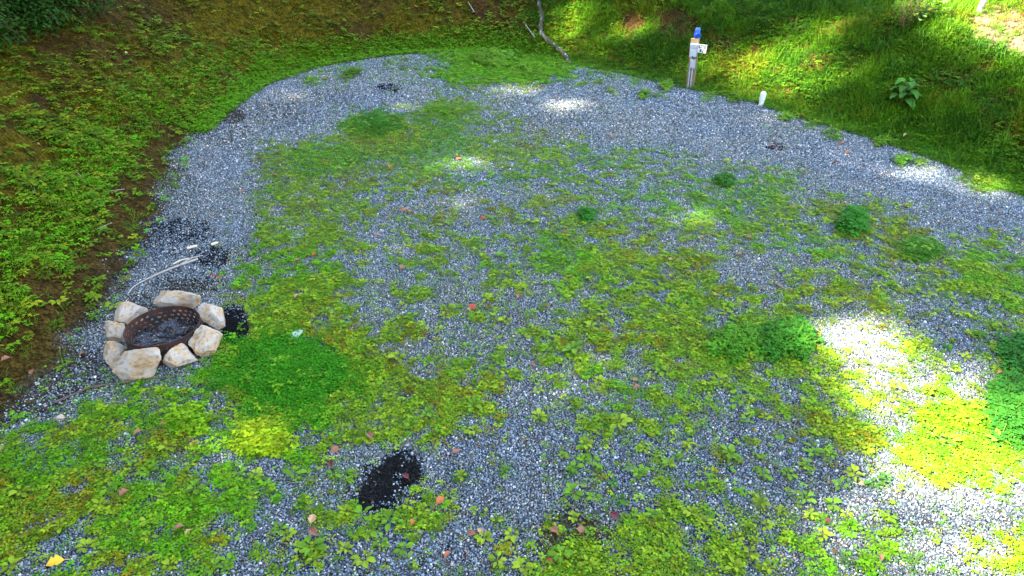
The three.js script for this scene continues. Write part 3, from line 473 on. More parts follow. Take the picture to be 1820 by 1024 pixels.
// ------------------------------------------------------------------ fallen leaves
{
  const lobe = t => Math.pow(Math.sin(Math.PI * Math.pow(t, 0.8)), 0.7) * (0.78 + 0.22 * Math.cos(t * 19));
  const shapes = [0, 1, 2].map(k => geoOf(leafTris(0.085, 0.07, { n: 8, fold: [0.5, 0.15, 0.8][k], rise: [0.5, 0.3, 0.6][k], droop: [0.5, 0.25, 0.7][k], shape: k === 1 ? ovate : lobe, stem: 0.02 })));
  const cols = { brown: [0.26, 0.10, 0.055], red: [0.36, 0.035, 0.02], maroon: [0.12, 0.02, 0.02], tan: [0.42, 0.26, 0.12], yellow: [0.72, 0.40, 0.015], rust: [0.42, 0.11, 0.03], green: [0.36, 0.50, 0.36] };
  const say = { brown: 'curled brown fallen leaf', red: 'small bright red fallen leaf', maroon: 'dark maroon fallen leaf', tan: 'dry tan fallen leaf', yellow: 'bright yellow fallen leaf', rust: 'rust-orange fallen leaf', green: 'large pale green fallen leaf' };
  const ms = Object.fromEntries(Object.entries(cols).map(([k, c]) => [k, mat(c, 0.75)]));
  const list = `brown 850 955,brown 1030 957,rust 729 945,rust 804 985 ,brown 803 813,brown 664 791,maroon 729 860,brown 605 797,maroon 586 825,rust 773 906,brown 1132 678,brown 950 658,brown 258 770,brown 287 752,brown 236 875,brown 334 940,maroon 1462 923,tan 1520 866,maroon 1103 932,brown 1447 411,brown 1255 427,brown 1322 426,brown 1376 508,brown 1767 671,brown 1216 320,red 952 223,rust 947 241,rust 1090 250,rust 820 283,maroon 996 196,red 950 163,maroon 886 136,maroon 970 158,maroon 1005 154,rust 991 174,maroon 1058 182,maroon 1153 149,brown 1373 253,rust 1380 270,brown 1363 264,brown 1257 269,maroon 1322 226,brown 1419 212,maroon 1440 338,brown 1434 318,maroon 1476 291,maroon 1486 258,rust 1504 272,rust 1505 258,maroon 1565 320,maroon 1539 304,brown 1780 382,maroon 1774 411,rust 693 306,red 555 461,brown 720 476,rust 710 379,rust 736 378,rust 679 423,red 373 497,brown 384 496,rust 481 316,brown 425 348,brown 466 344,red 854 394,brown 965 550,brown 924 536,brown 522 468,tan 523 538,brown 1213 355,brown 1319 454,brown 1010 420,rust 583 143,brown 523 178,tan 470 190,maroon 773 154,maroon 690 160,tan 855 962,brown 995 957,red 986 1003,brown 550 945,tan 552 943,red 833 556,tan 836 560,brown 1140 690,brown 1415 370,tan 1190 470,tan 345 945,brown 390 1008,brown 1560 990,yellow 126 1000,green 535 589,tan 230 97,tan 75 262,tan 1085 45,tan 1615 245,brown 25 640,brown 60 660,brown 140 640`.split(',').map(s => s.trim().split(/\s+/));
  seed = 555;
  list.forEach(([k, px, py], i) => {
    const p = hit(+px, +py), o = new THREE.Mesh(shapes[i % 3], ms[k]), s = rr(0.75, 1.25) * (k === 'yellow' ? 1.35 : k === 'green' ? 2.0 : 1) * (p.z < -12 ? 1.25 : 1);
    o.position.set(p.x, p.y + 0.045, p.z); o.rotation.set(rr(-0.35, 0.35), rr(0, 6.3), rr(-0.35, 0.1), 'YXZ'); o.scale.setScalar(s);
    const bank = toeDist(p.x, p.z) > 0.2;
    if (k === 'yellow' || k === 'green') top(o, 'fallen_leaf', say[k] + (k === 'green' ? ' beside the round clover mat' : ' on the gravel among the weeds'), 'leaf');
    else { const w = near(p), t = bank ? ' lying on the earth bank' : w ? ' lying near ' + w : ' lying on gravel in mid pad'; top(o, 'fallen_leaf', say[k] + t, 'leaf', k + ' leaves' + t); }
  });
}

// ------------------------------------------------------------------ rosette weeds, each with its leaves
{
  seed = 4242;
  const kinds = [['lime', 'yellow-green rosette weed in gravel', [0.175, 0.25, 0.014]], ['mid', 'fresh green rosette weed in gravel', [0.10, 0.205, 0.014]], ['deep', 'dark green rosette weed in gravel', [0.04, 0.13, 0.012]]];
  const leaves = [0, 1, 2, 3].map(k => geoOf(leafTris([0.075, 0.09, 0.06, 0.08][k], [0.045, 0.05, 0.042, 0.036][k], { n: 5, fold: 0.25, rise: [0.35, 0.25, 0.6, 0.3][k], droop: [0.45, 0.3, 0.6, 0.4][k], shape: k < 3 ? t => Math.pow(Math.sin(Math.PI * Math.pow(t, 1.15)), 0.65) : ovate, stem: 0.025 })));
  const protos = kinds.map(([, , c]) => { const ms = [0.8, 1, 1.2].map(b => leafy(c.map(v => v * b))); return [0, 1, 2, 3, 4].map(v => { const g = new THREE.Group(), n = 6 + (v * 3) % 5; for (let i = 0; i < n; i++) { const o = part(g, 'leaf', leaves[(i + v) % 4], ms[(i * 7 + v) % 3]); o.rotation.set(rr(-0.2, 0.2), i * 2.4 + rr(-0.3, 0.3), rr(-0.1, 0.35), 'YXZ'); o.position.y = 0.008 + 0.004 * i; o.scale.setScalar(rr(0.7, 1.15)); } return g; }); });
  const spots = `1222 798,1295 813 1.5,1265 855 1.1,1356 847,1400 847,1427 833,1444 811,1493 867 1.1,1478 903 1.1,1439 918 1.1,1503 918,1461 955 1.2,1361 938,1250 933,1310 960,1333 989,1305 1013 1.3,1366 1013,1515 847 1.2,1476 811,1552 864 1.2,1574 857,1576 923 1.1,1227 916,1388 913,1351 896,1430 891,1039 796 1.2,1054 825 1.1,1144 803 1.1,1164 813 .8,1135 847 1.1,1091 863,1017 883 1.2,1056 888 1.1,1098 891,1019 839,910 955,861 962,884 1001 1.2,883 928 .8,820 850,896 840 .8,995 991 1.3,1044 1008 1.2,1171 996 1.2,1161 920 1.1,1188 830,929 1013,988 945,1017 923,843 911 .7,456 850 1.1,524 845,450 886,427 850,498 947,512 955,556 981 1.3,561 999 1.3,532 977,615 916 1.2,644 920 1.2,693 930 1.2,725 903 1.1,676 964,615 981,647 999 1.2,717 981,752 915,593 847,407 1003,236 823 1.2,264 845 1.2,122 850,195 872,180 905,156 977 1.2,349 874 1.2,266 960,234 930,22 1011 1.2,381 1013 1.2,303 1011,215 937,266 930,1018 627 1.6,1065 683 1.3,1171 661 1.2,1156 673,1278 680 1.3,1342 680 1.1,1341 712 1.1,1308 720,1237 693 1.1,1261 720,1166 695,1098 756 1.5,1040 795 1.1,1222 793 1.1,1188 830 .9,1359 746,1327 751,1020 837,1137 844 1.1,1156 759,761 649 1.3,883 644,707 641 1.2,698 737 1.2,671 771,842 727 1.2,957 746 1.1,842 771,957 698,603 496 1.3,676 506,725 433 1.2,730 567 1.3,688 557,791 565,603 584,946 396 1.4,1003 426 1.3,1093 440 1.3,1069 421,925 516 1.2,863 533 1.1,898 575 1.1,942 560 1.1,849 550,1176 394 1.2,1188 460 1.3,1074 562 1.2,1154 536 1.2,956 457 1.2,890 460 1.2,1088 394,1051 587 1.2,1420 406 1.4,1388 482 1.2,1420 521 1.2,1344 409 1.2,1386 411,1571 659 1.2,1593 690 1.4,1708 751 1.2,1684 788 1.3,1794 776 1.3,1786 649 1.3,1682 624,1713 639,1772 788 1.3,1808 671 1.3,1432 830,1444 800,1247 352 1.2,1290 290 1.2,1180 275 1.2,1215 300,1370 315,1290 380,1460 455,1505 470,1560 510 1.2,1650 530 1.2,1600 400,1540 350,630 290 1.2,580 330 1.2,520 330 1.2,500 410,480 440,560 500 1.2,640 470,700 510,780 590,830 620,860 460,830 480,760 420,800 400,980 330 1.2,1040 340,1100 310,1120 350,1160 420,470 540,500 560,455 555,540 540,580 560,640 640,300 800,340 830,290 890,110 940,60 820,40 880,170 830,310 730 .9,330 700 .9,260 700,420 730,560 740,620 700,760 740,790 720,730 760,640 750,900 670,870 690,1000 520,1050 500,1120 600,1200 600,1250 620,1310 600,1330 640,1230 560,1290 560,1180 640,1450 680,1430 720,1470 740,1510 760,1540 800,1630 640,1650 700,1600 560,1560 560,1500 540,1700 560,1740 600`.split(',').map(s => s.trim().split(/\s+/).map(Number));
  spots.forEach(([px, py, k = 1], i) => {
    const p = hit(px, py), hue = fbm(p.x * 0.7, p.z * 0.7, 3, 110) + rr(-0.25, 0.25), kind = hue > 0.3 ? 2 : hue > 0.02 ? 1 : 0;
    const o = protos[kind][i % 5].clone(); o.position.set(p.x, p.y + 0.012, p.z); o.rotation.y = rr(0, 6.3); o.scale.setScalar(k * rr(0.72, 0.98));
    const kd = kinds[kind], w = near(p), sz = k >= 1.2 ? 'large ' : k < 0.95 ? 'small ' : ''; top(o, 'rosette_weed', sz + kd[1] + (w ? ' near ' + w : ' in mid pad'), 'weed', sz + kd[0] + ' rosette weeds ' + (w ? 'near ' + w : 'in mid pad'));
  });
}

// ------------------------------------------------------------------ clover mats, bushy clumps and grass tufts
{
  seed = 777;
  const clump = (px, py, rx, ry, h, c, n, kind, name, label, cat, group) => {
    const base = hit(px, py), w = group ? near(base) : ''; if (group) { label += w ? ' near ' + w : ''; group += w ? ' near ' + w : ''; }
    h *= 0.8; const C = new Copies(), g = new THREE.Group(), geo = { fine: xf(cloverGeo, [0, 0, 0], [0, 0, 0], [0.55, 0.7, 0.55]), clover: cloverGeo, herb: herbGeo, moss: shortGeo, lobed: lobedGeo }[kind]; g.position.copy(base);
    for (let i = 0; i < n; i++) {
      const a = rr(0, 6.283), r = Math.pow(rnd(), 0.62), e = 0.92 + 0.6 * n2(Math.cos(a) * 2.4 + px, Math.sin(a) * 2.4, py) + 0.5 * n2(Math.cos(a) * 6 + px, Math.sin(a) * 6, py) + rr(-0.12, 0.2), p = hit(px + Math.cos(a) * r * rx * e, py + Math.sin(a) * r * ry * e), y = h * (1 - r * r) * rr(0.35, 1.15) * (0.75 + 0.6 * n2(Math.cos(a) * r * 5 + px, Math.sin(a) * r * 5, py)), s = rr(0.75, 1.2);
      C.add(p.sub(base).add(V(0, y, 0)), E(rr(-0.4, 0.4), rr(0, 6.3), rr(-0.4, 0.4), 'YXZ'), V(s, s, s), vary(c, 0.3));
      if (h > 0.09 && rnd() < 0.6) C.add(p.clone().sub(V(0, y * rr(0.3, 0.8), 0)), spin(), V(s, s, s), vary(c, 0.3));
    }
    const f = C.build(geo, kind === 'moss' ? bladeMat : leafMat); f.name = 'foliage'; f.userData.kind = 'stuff'; g.add(f);
    const D = new Copies();                                          // a few other leaves and blades grow up through it and at its edge
    for (let i = 0; i < (n > 1500 ? n * 0.025 : n * 0.09 + 3); i++) { const a = rr(0, 6.283), r = rr(0.2, 1.25), p = hit(px + Math.cos(a) * r * rx, py + Math.sin(a) * r * ry), s = rr(0.6, 1.15); D.add(p.sub(base).add(V(0, h * Math.max(0, 1 - r * r) * 0.6, 0)), spin(), V(s, s * 0.8, s), vary([c[0] * 1.5 + 0.03, c[1] * 1.15, c[2] * 1.5], 0.45)); }
    const ex = D.build(kind === 'herb' || kind === 'lobed' ? grassGeo : herbGeo, bladeMat); ex.name = 'mixed_leaves'; ex.userData.kind = 'stuff'; g.add(ex);
    const stems = []; for (let i = 0; i < 10; i++) { const a = rr(0, 6.3), q = hit(px + Math.cos(a) * rx * 0.6, py + Math.sin(a) * ry * 0.6).sub(base); stems.push(xf(new THREE.CylinderGeometry(0.002, 0.003, h + 0.03, 5), [q.x, q.y + h * 0.4, q.z], [rr(-0.3, 0.3), 0, rr(-0.3, 0.3)])); }
    part(g, 'stems', merge(stems), mat([0.09, 0.13, 0.03], 0.8));
    top(g, name, label, cat, group);
  };
  clump(515, 662, 118, 76, 0.035, [0.032, 0.175, 0.003], 3000, 'clover', 'clover_mat', 'large round mat of deep green clover beside the fire ring boulders', 'clover');
  clump(468, 787, 46, 28, 0.045, [0.12, 0.27, 0.003], 1400, 'fine', 'moss_mat', 'small bright green cushion of fine foliage between weeds and gravel', 'plant');
  clump(336, 752, 36, 26, 0.035, [0.07, 0.23, 0.003], 900, 'fine', 'moss_mat', 'soft green cushion of fine foliage below the fire ring', 'plant');
  clump(668, 222, 48, 22, 0.09, [0.035, 0.15, 0.008], 900, 'clover', 'clover_mound', 'dark green clover mound at the edge of the bare gravel lane', 'clover');
  clump(790, 200, 50, 18, 0.07, [0.08, 0.2, 0.008], 500, 'clover', 'clover_mound', 'mid green clover mound next to the dark one by the gravel lane', 'clover');
  clump(1400, 610, 50, 32, 0.12, [0.03, 0.14, 0.008], 700, 'herb', 'weed_clump', 'dense dark leafy clump beside the sunlit gravel', 'plant');
  clump(1310, 612, 52, 26, 0.07, [0.06, 0.19, 0.008], 500, 'herb', 'weed_clump', 'bright leafy clump adjoining the dense dark clump', 'plant');
  clump(1705, 742, 58, 20, 0.05, [0.05, 0.2, 0.003], 1000, 'fine', 'grass_mat', 'fine bright green grass mat next to the big sun patch', 'grass');
  clump(1800, 735, 45, 52, 0.14, [0.025, 0.125, 0.01], 900, 'herb', 'weed_clump', 'tall dark leafy clump beyond the fine grass mat', 'plant');
  clump(1815, 638, 34, 32, 0.12, [0.025, 0.13, 0.015], 500, 'herb', 'weed_clump', 'dark leafy clump on gravel above the tall dark one', 'plant');
  clump(1636, 447, 34, 19, 0.1, [0.04, 0.15, 0.008], 500, 'clover', 'clover_mound', 'isolated oval dark clover mound on thin weedy gravel', 'clover');
  clump(1514, 402, 20, 20, 0.2, [0.03, 0.15, 0.01], 300, 'lobed', 'weed_clump', 'upright dark weed clump at the border of the gravel lane', 'plant');
  clump(1285, 325, 15, 9, 0.09, [0.03, 0.12, 0.01], 120, 'herb', 'weed_clump', 'small dark weed clump near the brown leaf on the lane border', 'plant');
  clump(1044, 388, 14, 9, 0.08, [0.025, 0.14, 0.01], 110, 'herb', 'weed_clump', 'small isolated dark weed clump amid thin weeds in mid pad', 'plant');
  for (const [px, py, r] of [[553, 148, 16], [628, 133, 13], [612, 143, 14], [690, 113, 9], [720, 108, 9], [719, 124, 9], [770, 97, 14], [800, 103, 16], [832, 110, 20], [858, 106, 22], [885, 116, 22], [905, 106, 20], [925, 126, 20], [950, 132, 24], [940, 110, 20], [872, 100, 18], [970, 118, 12], [988, 112, 16], [968, 137, 9], [1002, 127, 8], [1030, 152, 6], [1066, 148, 9], [1085, 163, 12], [1130, 143, 10], [1145, 173, 8], [1170, 171, 10], [1183, 158, 10], [1258, 173, 12], [1305, 180, 10], [1397, 213, 12], [1447, 223, 12], [1482, 240, 18], [1482, 247, 10], [1565, 255, 12], [1605, 290, 14], [1635, 290, 10], [1740, 322, 30], [1765, 330, 20]])
    clump(px, py, r * 1.1, r * 0.6, 0.05 + r * 0.003, vary([0.085, 0.205, 0.01], 0.2), Math.round(10 + r * r * 0.22), pick(['clover', 'herb', 'moss', 'lobed']), 'edge_weed', 'bright green weed clump on the gravel lane', 'plant', 'weed clumps on the gravel lane');
  const tufts = [0, 1, 2].map(v => { const l = []; for (let i = 0; i < 46; i++) l.push([leafTris(rr(0.16, 0.34), rr(0.006, 0.011), { n: 5, fold: 0.3, rise: rr(0.7, 2.3), droop: rr(0.8, 2), shape: lance }), rr(0, 6.3), 0, 0, rr(-0.03, 0.03), rr(-0.03, 0.03)]); return sprig(l); });
  const tm = [[0.035, 0.12, 0.012], [0.07, 0.165, 0.012], [0.13, 0.2, 0.012]].map(c => leafy(c, 0.6));
  const put = (px, py, s, c, label, group, i) => { const p = hit(px, py), w = near(p); if (w && label.startsWith('small')) { label += ' near ' + w; group += ' near ' + w; } const o = new THREE.Mesh(tufts[i % 3], tm[c]); o.position.set(p.x, p.y, p.z); o.rotation.y = rr(0, 6.3); o.scale.setScalar(s); top(o, 'grass_tuft', label, 'grass tuft', group); };
  [[1568, 92, 0], [1690, 150, 0], [1712, 158, 0], [1662, 140, 0], [1548, 62, 0], [1480, 58, 1], [1300, 98, 0], [1332, 72, 0], [1522, 112, 1], [1602, 222, 1], [1650, 232, 1], [1700, 252, 1], [1780, 262, 1], [1455, 165, 1], [1500, 190, 1], [1410, 62, 1], [1360, 100, 0], [1280, 60, 0], [1735, 88, 0], [1780, 98, 0], [1755, 95, 0], [1585, 130, 0], [1620, 110, 0], [1640, 75, 1], [1555, 205, 1], [1475, 205, 1], [1270, 130, 1], [1312, 150, 1]].forEach(([x, y, c], i) => put(x, y, rr(0.9, 1.45), c, c ? 'mid green arching grass tuft on the bank beyond the drain pipe' : 'dark green arching grass tuft on the bank beyond the drain pipe', c ? 'mid green tufts on the grassy bank' : 'dark tufts on the grassy bank', i));
  [[890, 640, 1], [960, 748, 1], [822, 856, 1], [896, 842, 1], [884, 930, 1], [1352, 900, 2], [1460, 578, 2], [1480, 575, 2], [1330, 620, 1], [1360, 625, 1], [1590, 700, 2], [780, 700, 2], [750, 760, 2], [1180, 740, 1], [1095, 660, 1], [1120, 720, 2], [560, 930, 2], [170, 860, 0], [150, 800, 1], [60, 850, 1], [880, 395, 1], [810, 385, 1], [1240, 460, 1], [1215, 455, 1], [800, 720, 1], [760, 700, 1], [1390, 915, 2], [1500, 1000, 1], [1620, 1000, 1], [1550, 700, 2], [1520, 740, 1], [1680, 530, 1], [1720, 540, 1], [1640, 510, 1], [1750, 500, 1], [1790, 480, 1]].forEach(([x, y, c], i) => put(x, y, rr(0.4, 0.62), c, ['small dark', 'small fresh', 'small yellow-green'][c] + ' grass tuft in weedy gravel', 'small grass tufts on the pad, tone ' + c, i));
}

// ------------------------------------------------------------------ larger plants on the banks
const sprayGeo = (L, W, n, R, sd) => { seed = sd; const l = []; for (let i = 0; i < n; i++) { const a = i * 2.4, r = R * Math.sqrt((i + 0.5) / n); l.push([leafTris(L * rr(0.75, 1.2), W * rr(0.75, 1.2), { n: 2, rise: rr(-0.3, 0.3), droop: 0.25, shape: ovate }), a + rr(-0.7, 0.7), rr(-0.09, 0.09), rr(-0.4, 0.4), Math.cos(a) * r, -Math.sin(a) * r]); } return sprig(l); };
{
  seed = 31;
  const big = geoOf(leafTris(0.26, 0.19, { n: 9, fold: 0.3, rise: 0.5, droop: 0.75, shape: t => Math.pow(Math.sin(Math.PI * Math.pow(t, 0.8)), 0.6) * (0.86 + 0.14 * Math.cos(t * 22)), stem: 0.07 }));
  const b = hit(1600, 186), g = new THREE.Group(), ms = [0.85, 1, 1.2].map(k => leafy([0.05 * k, 0.16 * k, 0.022 * k])); g.position.copy(b);
  part(g, 'stalk', xf(new THREE.CylinderGeometry(0.012, 0.02, 0.5, 8), [0, 0.2, 0], [0.15, 0, 0]), mat([0.1, 0.15, 0.05], 0.8));
  for (let i = 0; i < 19; i++) { const o = part(g, 'leaf', big, ms[i % 3]); o.position.set(0, 0.05 + i * 0.028, 0.004 * i); o.rotation.set(rr(-0.2, 0.2), i * 2.4 + rr(-0.3, 0.3), rr(-0.25, 0.15), 'YXZ'); o.scale.setScalar(rr(0.95, 1.3) * (1.1 - i * 0.02)); }
  top(g, 'burdock_plant', 'large coarse-leaved plant with lobed blue-green leaves on the grassy bank', 'plant');

  const twig = (r0, r1, a, b2, c) => stickGeo([a, a.clone().lerp(b2, 0.5).add(V(rr(-0.05, 0.05), 0, rr(-0.05, 0.05))), b2], r0, r1, c, 5);
  const s = new THREE.Group(), sb = hit(1606, 46); s.position.copy(sb);
  const brown = () => { const v = rr(0.6, 1.3); return [0.16 * v, 0.085 * v, 0.045 * v]; };
  for (let i = 0; i < 26; i++) { const a = rr(0, 6.3), r = rr(0.05, 0.32); part(s, 'stem', twig(0.009, 0.003, V(Math.cos(a) * 0.1, -0.05, Math.sin(a) * 0.1), V(Math.cos(a) * r + 0.12, rr(0.6, 1.3), Math.sin(a) * r), brown), barkMat); }
  const C = new Copies(); for (let i = 0; i < 480; i++) { const y = rr(0.08, 1.3), a = rr(0, 6.3), r = rr(0.05, 0.3 + y * 0.18); C.add(V(Math.cos(a) * r + 0.1 * y, y, Math.sin(a) * r), spin(), V(0.8, 0.8, 0.8), vary(rnd() < 0.5 ? GREEN.deep : [0.07, 0.11, 0.02])); }
  const f = C.build(sprayGeo(0.05, 0.025, 9, 0.09, 5), leafMat); f.name = 'foliage'; f.userData.kind = 'stuff'; s.add(f);
  top(s, 'twiggy_shrub', 'upright brushy shrub with reddish-brown stems on the bank crest', 'shrub');
  seed = 32; const vine = new THREE.Group(), vb = hit(1632, 40); vine.position.copy(vb);
  const vl = geoOf(leafTris(0.13, 0.12, { n: 5, fold: 0.2, rise: 0.3, droop: 0.4, shape: round, stem: 0.03 })), vm = [0.8, 1, 1.25].map(k => mat([0.12 * k, 0.22 * k, 0.014 * k], 0.6));
  for (let i = 0; i < 46; i++) { const o = part(vine, 'leaf', vl, vm[i % 3]); o.position.set(rr(-0.2, 0.45), rr(0.03, 0.55), rr(-0.25, 0.25)); o.rotation.set(rr(-0.4, 0.4), rr(0, 6.3), rr(-0.4, 0.3), 'YXZ'); o.scale.setScalar(rr(0.7, 1.1)); }
  for (let i = 0; i < 6; i++) part(vine, 'stem', twig(0.006, 0.003, V(rr(-0.1, 0.2), -0.03, rr(-0.1, 0.1)), V(rr(-0.2, 0.4), rr(0.3, 0.5), rr(-0.2, 0.2)), () => [0.08, 0.1, 0.03]), barkMat);
  top(vine, 'vine_bush', 'low bright broad-leaved vine leaning on the twiggy shrub', 'plant');

  seed = 33; const tr = new THREE.Group(), tb = hit(1738, 24); tr.position.copy(tb);
  const pale = (x, y, z) => { const w = smooth(-0.1, 0.25, fbm(x * 12 + y * 3, y * 9 + z * 5, 3, 310)); return [lerp(0.22, 0.55, w), lerp(0.19, 0.52, w), lerp(0.16, 0.47, w)]; };
  part(tr, 'trunk', stickGeo([V(0, -0.15, 0), V(0.05, 0.3, 0), V(0.22, 1.2, -0.05), V(0.3, 2.3, 0.05), V(0.35, 3.6, 0)], 0.075, 0.025, pale, 10), barkMat);
  for (let i = 0; i < 7; i++) { const a = i * 2.4, y = 1.9 + i * 0.25; part(tr, 'limb', twig(0.02, 0.006, V(0.27, y, 0), V(0.3 + Math.cos(a) * 0.9, y + 0.5, Math.sin(a) * 0.9), pale), barkMat); }
  const TC = new Copies(); for (let i = 0; i < 210; i++) { const a = rr(0, 6.3), r = 1.2 * Math.sqrt(rnd()), y = 2.9 + rr(-0.8, 1.3); TC.add(V(0.3 + Math.cos(a) * r, y, Math.sin(a) * r), spin(), V(0.8, 0.8, 0.8), vary(GREEN.mid)); }
  const tf = TC.build(sprayGeo(0.09, 0.05, 10, 0.2, 6), leafMat); tf.name = 'crown'; tf.userData.kind = 'stuff'; tr.add(tf);
  top(tr, 'young_tree', 'slender pale-barked young tree on the sunlit terrace above the bank', 'tree');
  seed = 34; const rm = new THREE.Group(), rb = hit(1822, 62); rm.position.copy(rb);
  for (let i = 0; i < 7; i++) part(rm, 'stem', twig(0.012, 0.004, V(0.05, -0.05, 0), V(rr(-0.3, 0.4), rr(0.4, 0.9), rr(-0.3, 0.3)), brown), barkMat);
  const RC = new Copies(); for (let i = 0; i < 70; i++) RC.add(V(rr(-0.35, 0.45), rr(0.2, 1.0), rr(-0.35, 0.35)), spin(), V(0.8, 0.8, 0.8), vary([0.13, 0.018, 0.016]));
  const rf = RC.build(sprayGeo(0.09, 0.022, 9, 0.06, 7), leafMat); rf.name = 'foliage'; rf.userData.kind = 'stuff'; rm.add(rf);
  top(rm, 'red_maple_shrub', 'small shrub with dark red leaves on the sunlit terrace', 'shrub');

  const bushLeaf = sprayGeo(0.10, 0.062, 10, 0.17, 8);
  [[28, 62, 0.85, 0.9, 'dark broad-leaved bush low on the mossy bank'], [95, 44, 0.8, 0.9, 'dark bush with a pale green new shoot on the mossy bank'], [150, 24, 0.65, 0.8, 'dark bush beside the bare leaf litter on the mossy bank'], [10, 12, 1.0, 1.5, 'tall dark bush high on the mossy bank'], [70, 4, 1.0, 1.4, 'tall dark bush behind the one with a pale shoot'], [-60, 90, 0.9, 1.2, 'dark bush at the foot of the forest trees']].forEach(([px, py, r, h, label], i) => {
    seed = 400 + i; const p = hit(px, py), o = new THREE.Group(), B = new Copies(); o.position.copy(p);
    for (let k = 0; k < 230 * r * r * h; k++) { const a = rr(0, 6.3), q = Math.pow(rnd(), 0.4), y = rnd(); B.add(V(Math.cos(a) * r * q * Math.sqrt(1 - 0.5 * y * y), 0.05 + h * y * (1 - 0.3 * q), Math.sin(a) * r * q * Math.sqrt(1 - 0.5 * y * y)), E(rr(-0.5, 0.5), rr(0, 6.3), rr(-0.5, 0.5), 'YXZ'), V(1, 1, 1), vary(rnd() < 0.15 ? [0.045, 0.12, 0.006] : [0.018, 0.06, 0.006], 0.4)); }
    const bf = B.build(bushLeaf, leafMat); bf.name = 'foliage'; bf.userData.kind = 'stuff'; o.add(bf);
    for (let k = 0; k < 6; k++) part(o, 'stem', twig(0.014, 0.005, V(rr(-0.1, 0.1), -0.1, rr(-0.1, 0.1)), V(rr(-0.6, 0.6) * r, h * rr(0.6, 0.9), rr(-0.6, 0.6) * r), brown), barkMat);
    if (i === 1) { const pl = mat([0.24, 0.36, 0.03], 0.6); for (let k = 0; k < 8; k++) { const e = part(o, 'shoot_leaf', geoOf(leafTris(0.12, 0.07, { n: 4, rise: 0.4, droop: 0.5, shape: ovate, stem: 0.02 })), pl); e.position.set(0.25 + rr(-0.12, 0.12), h * 0.85 + rr(0, 0.15), 0.3 + rr(-0.1, 0.1)); e.rotation.set(0, rr(0, 6.3), 0); } }
    top(o, 'bush', label, 'bush');
  });
}

// ------------------------------------------------------------------ the wood whose crowns shade the pad (they stand outside the photograph)
// sun patches on the ground, in photograph pixels: the gaps in the crowns lie towards the sun from them
const sunPx = [[1690, 885, 140, 75], [1765, 925, 185, 52], [1790, 835, 100, 55], [1600, 895, 85, 40, 0.95], [1525, 595, 62, 36, 0.97], [1560, 650, 46, 44], [1450, 570, 50, 22, 0.4], [1600, 740, 50, 30, 0.5], [1700, 690, 45, 26, 0.9], [1390, 950, 36, 26, 0.55], [1480, 1015, 60, 36, 0.65], [930, 725, 40, 26, 0.5], [1045, 665, 30, 18, 0.5], [400, 805, 38, 30, 0.45], [450, 762, 42, 15, 0.6], [500, 860, 28, 20, 0.45], [345, 905, 26, 30, 0.6], [850, 292, 50, 13, 0.45], [820, 360, 36, 15, 0.35], [1240, 388, 30, 16, 0.5], [920, 160, 28, 9, 0.85], [1012, 190, 32, 9, 0.8], [725, 190, 26, 8, 0.55], [522, 170, 28, 8, 0.45], [1490, 280, 34, 11, 0.35], [1640, 307, 44, 13, 0.55], [1755, 335, 46, 14, 0.6], [1385, 208, 32, 8, 0.4], [1395, 128, 95, 46], [1450, 50, 60, 20, 0.35], [1010, 62, 24, 42, 0.65], [1030, 25, 36, 25, 0.5], [1130, 45, 30, 30, 0.65], [1060, 95, 36, 14, 0.45], [1250, 115, 40, 26, 0.4], [910, 985, 80, 45, 0.22], [985, 500, 60, 24, 0.2], [1100, 680, 70, 34, 0.18], [1560, 120, 40, 20, 0.15], [680, 440, 40, 18, 0.15]];
function sunGap(px, py, dep) {
  const line = (px - 1620) * 0.46 + 34;                              // the terrace beyond this line is open to the sun
  if (px > 1590 && py < line + 40) return smooth(line + 35, line - 10, py);
  const k = FOC / dep, v = clamp(0.53 + 0.85 * (py - 512) / FOC, 0.3, 1);   // a gap is wider than its patch by the reach of the leaf sprays at its rim
  return inEll(px, py, sunPx.map(([x, y, rx, ry, s = 1]) => { const e = k * (s < 0.7 ? lerp(0.11, 0.18, smooth(6, 12, dep)) : dep > 12 ? 0.22 : 0.36); return [x, y, rx + e, ry + e * v, s]; }));
}
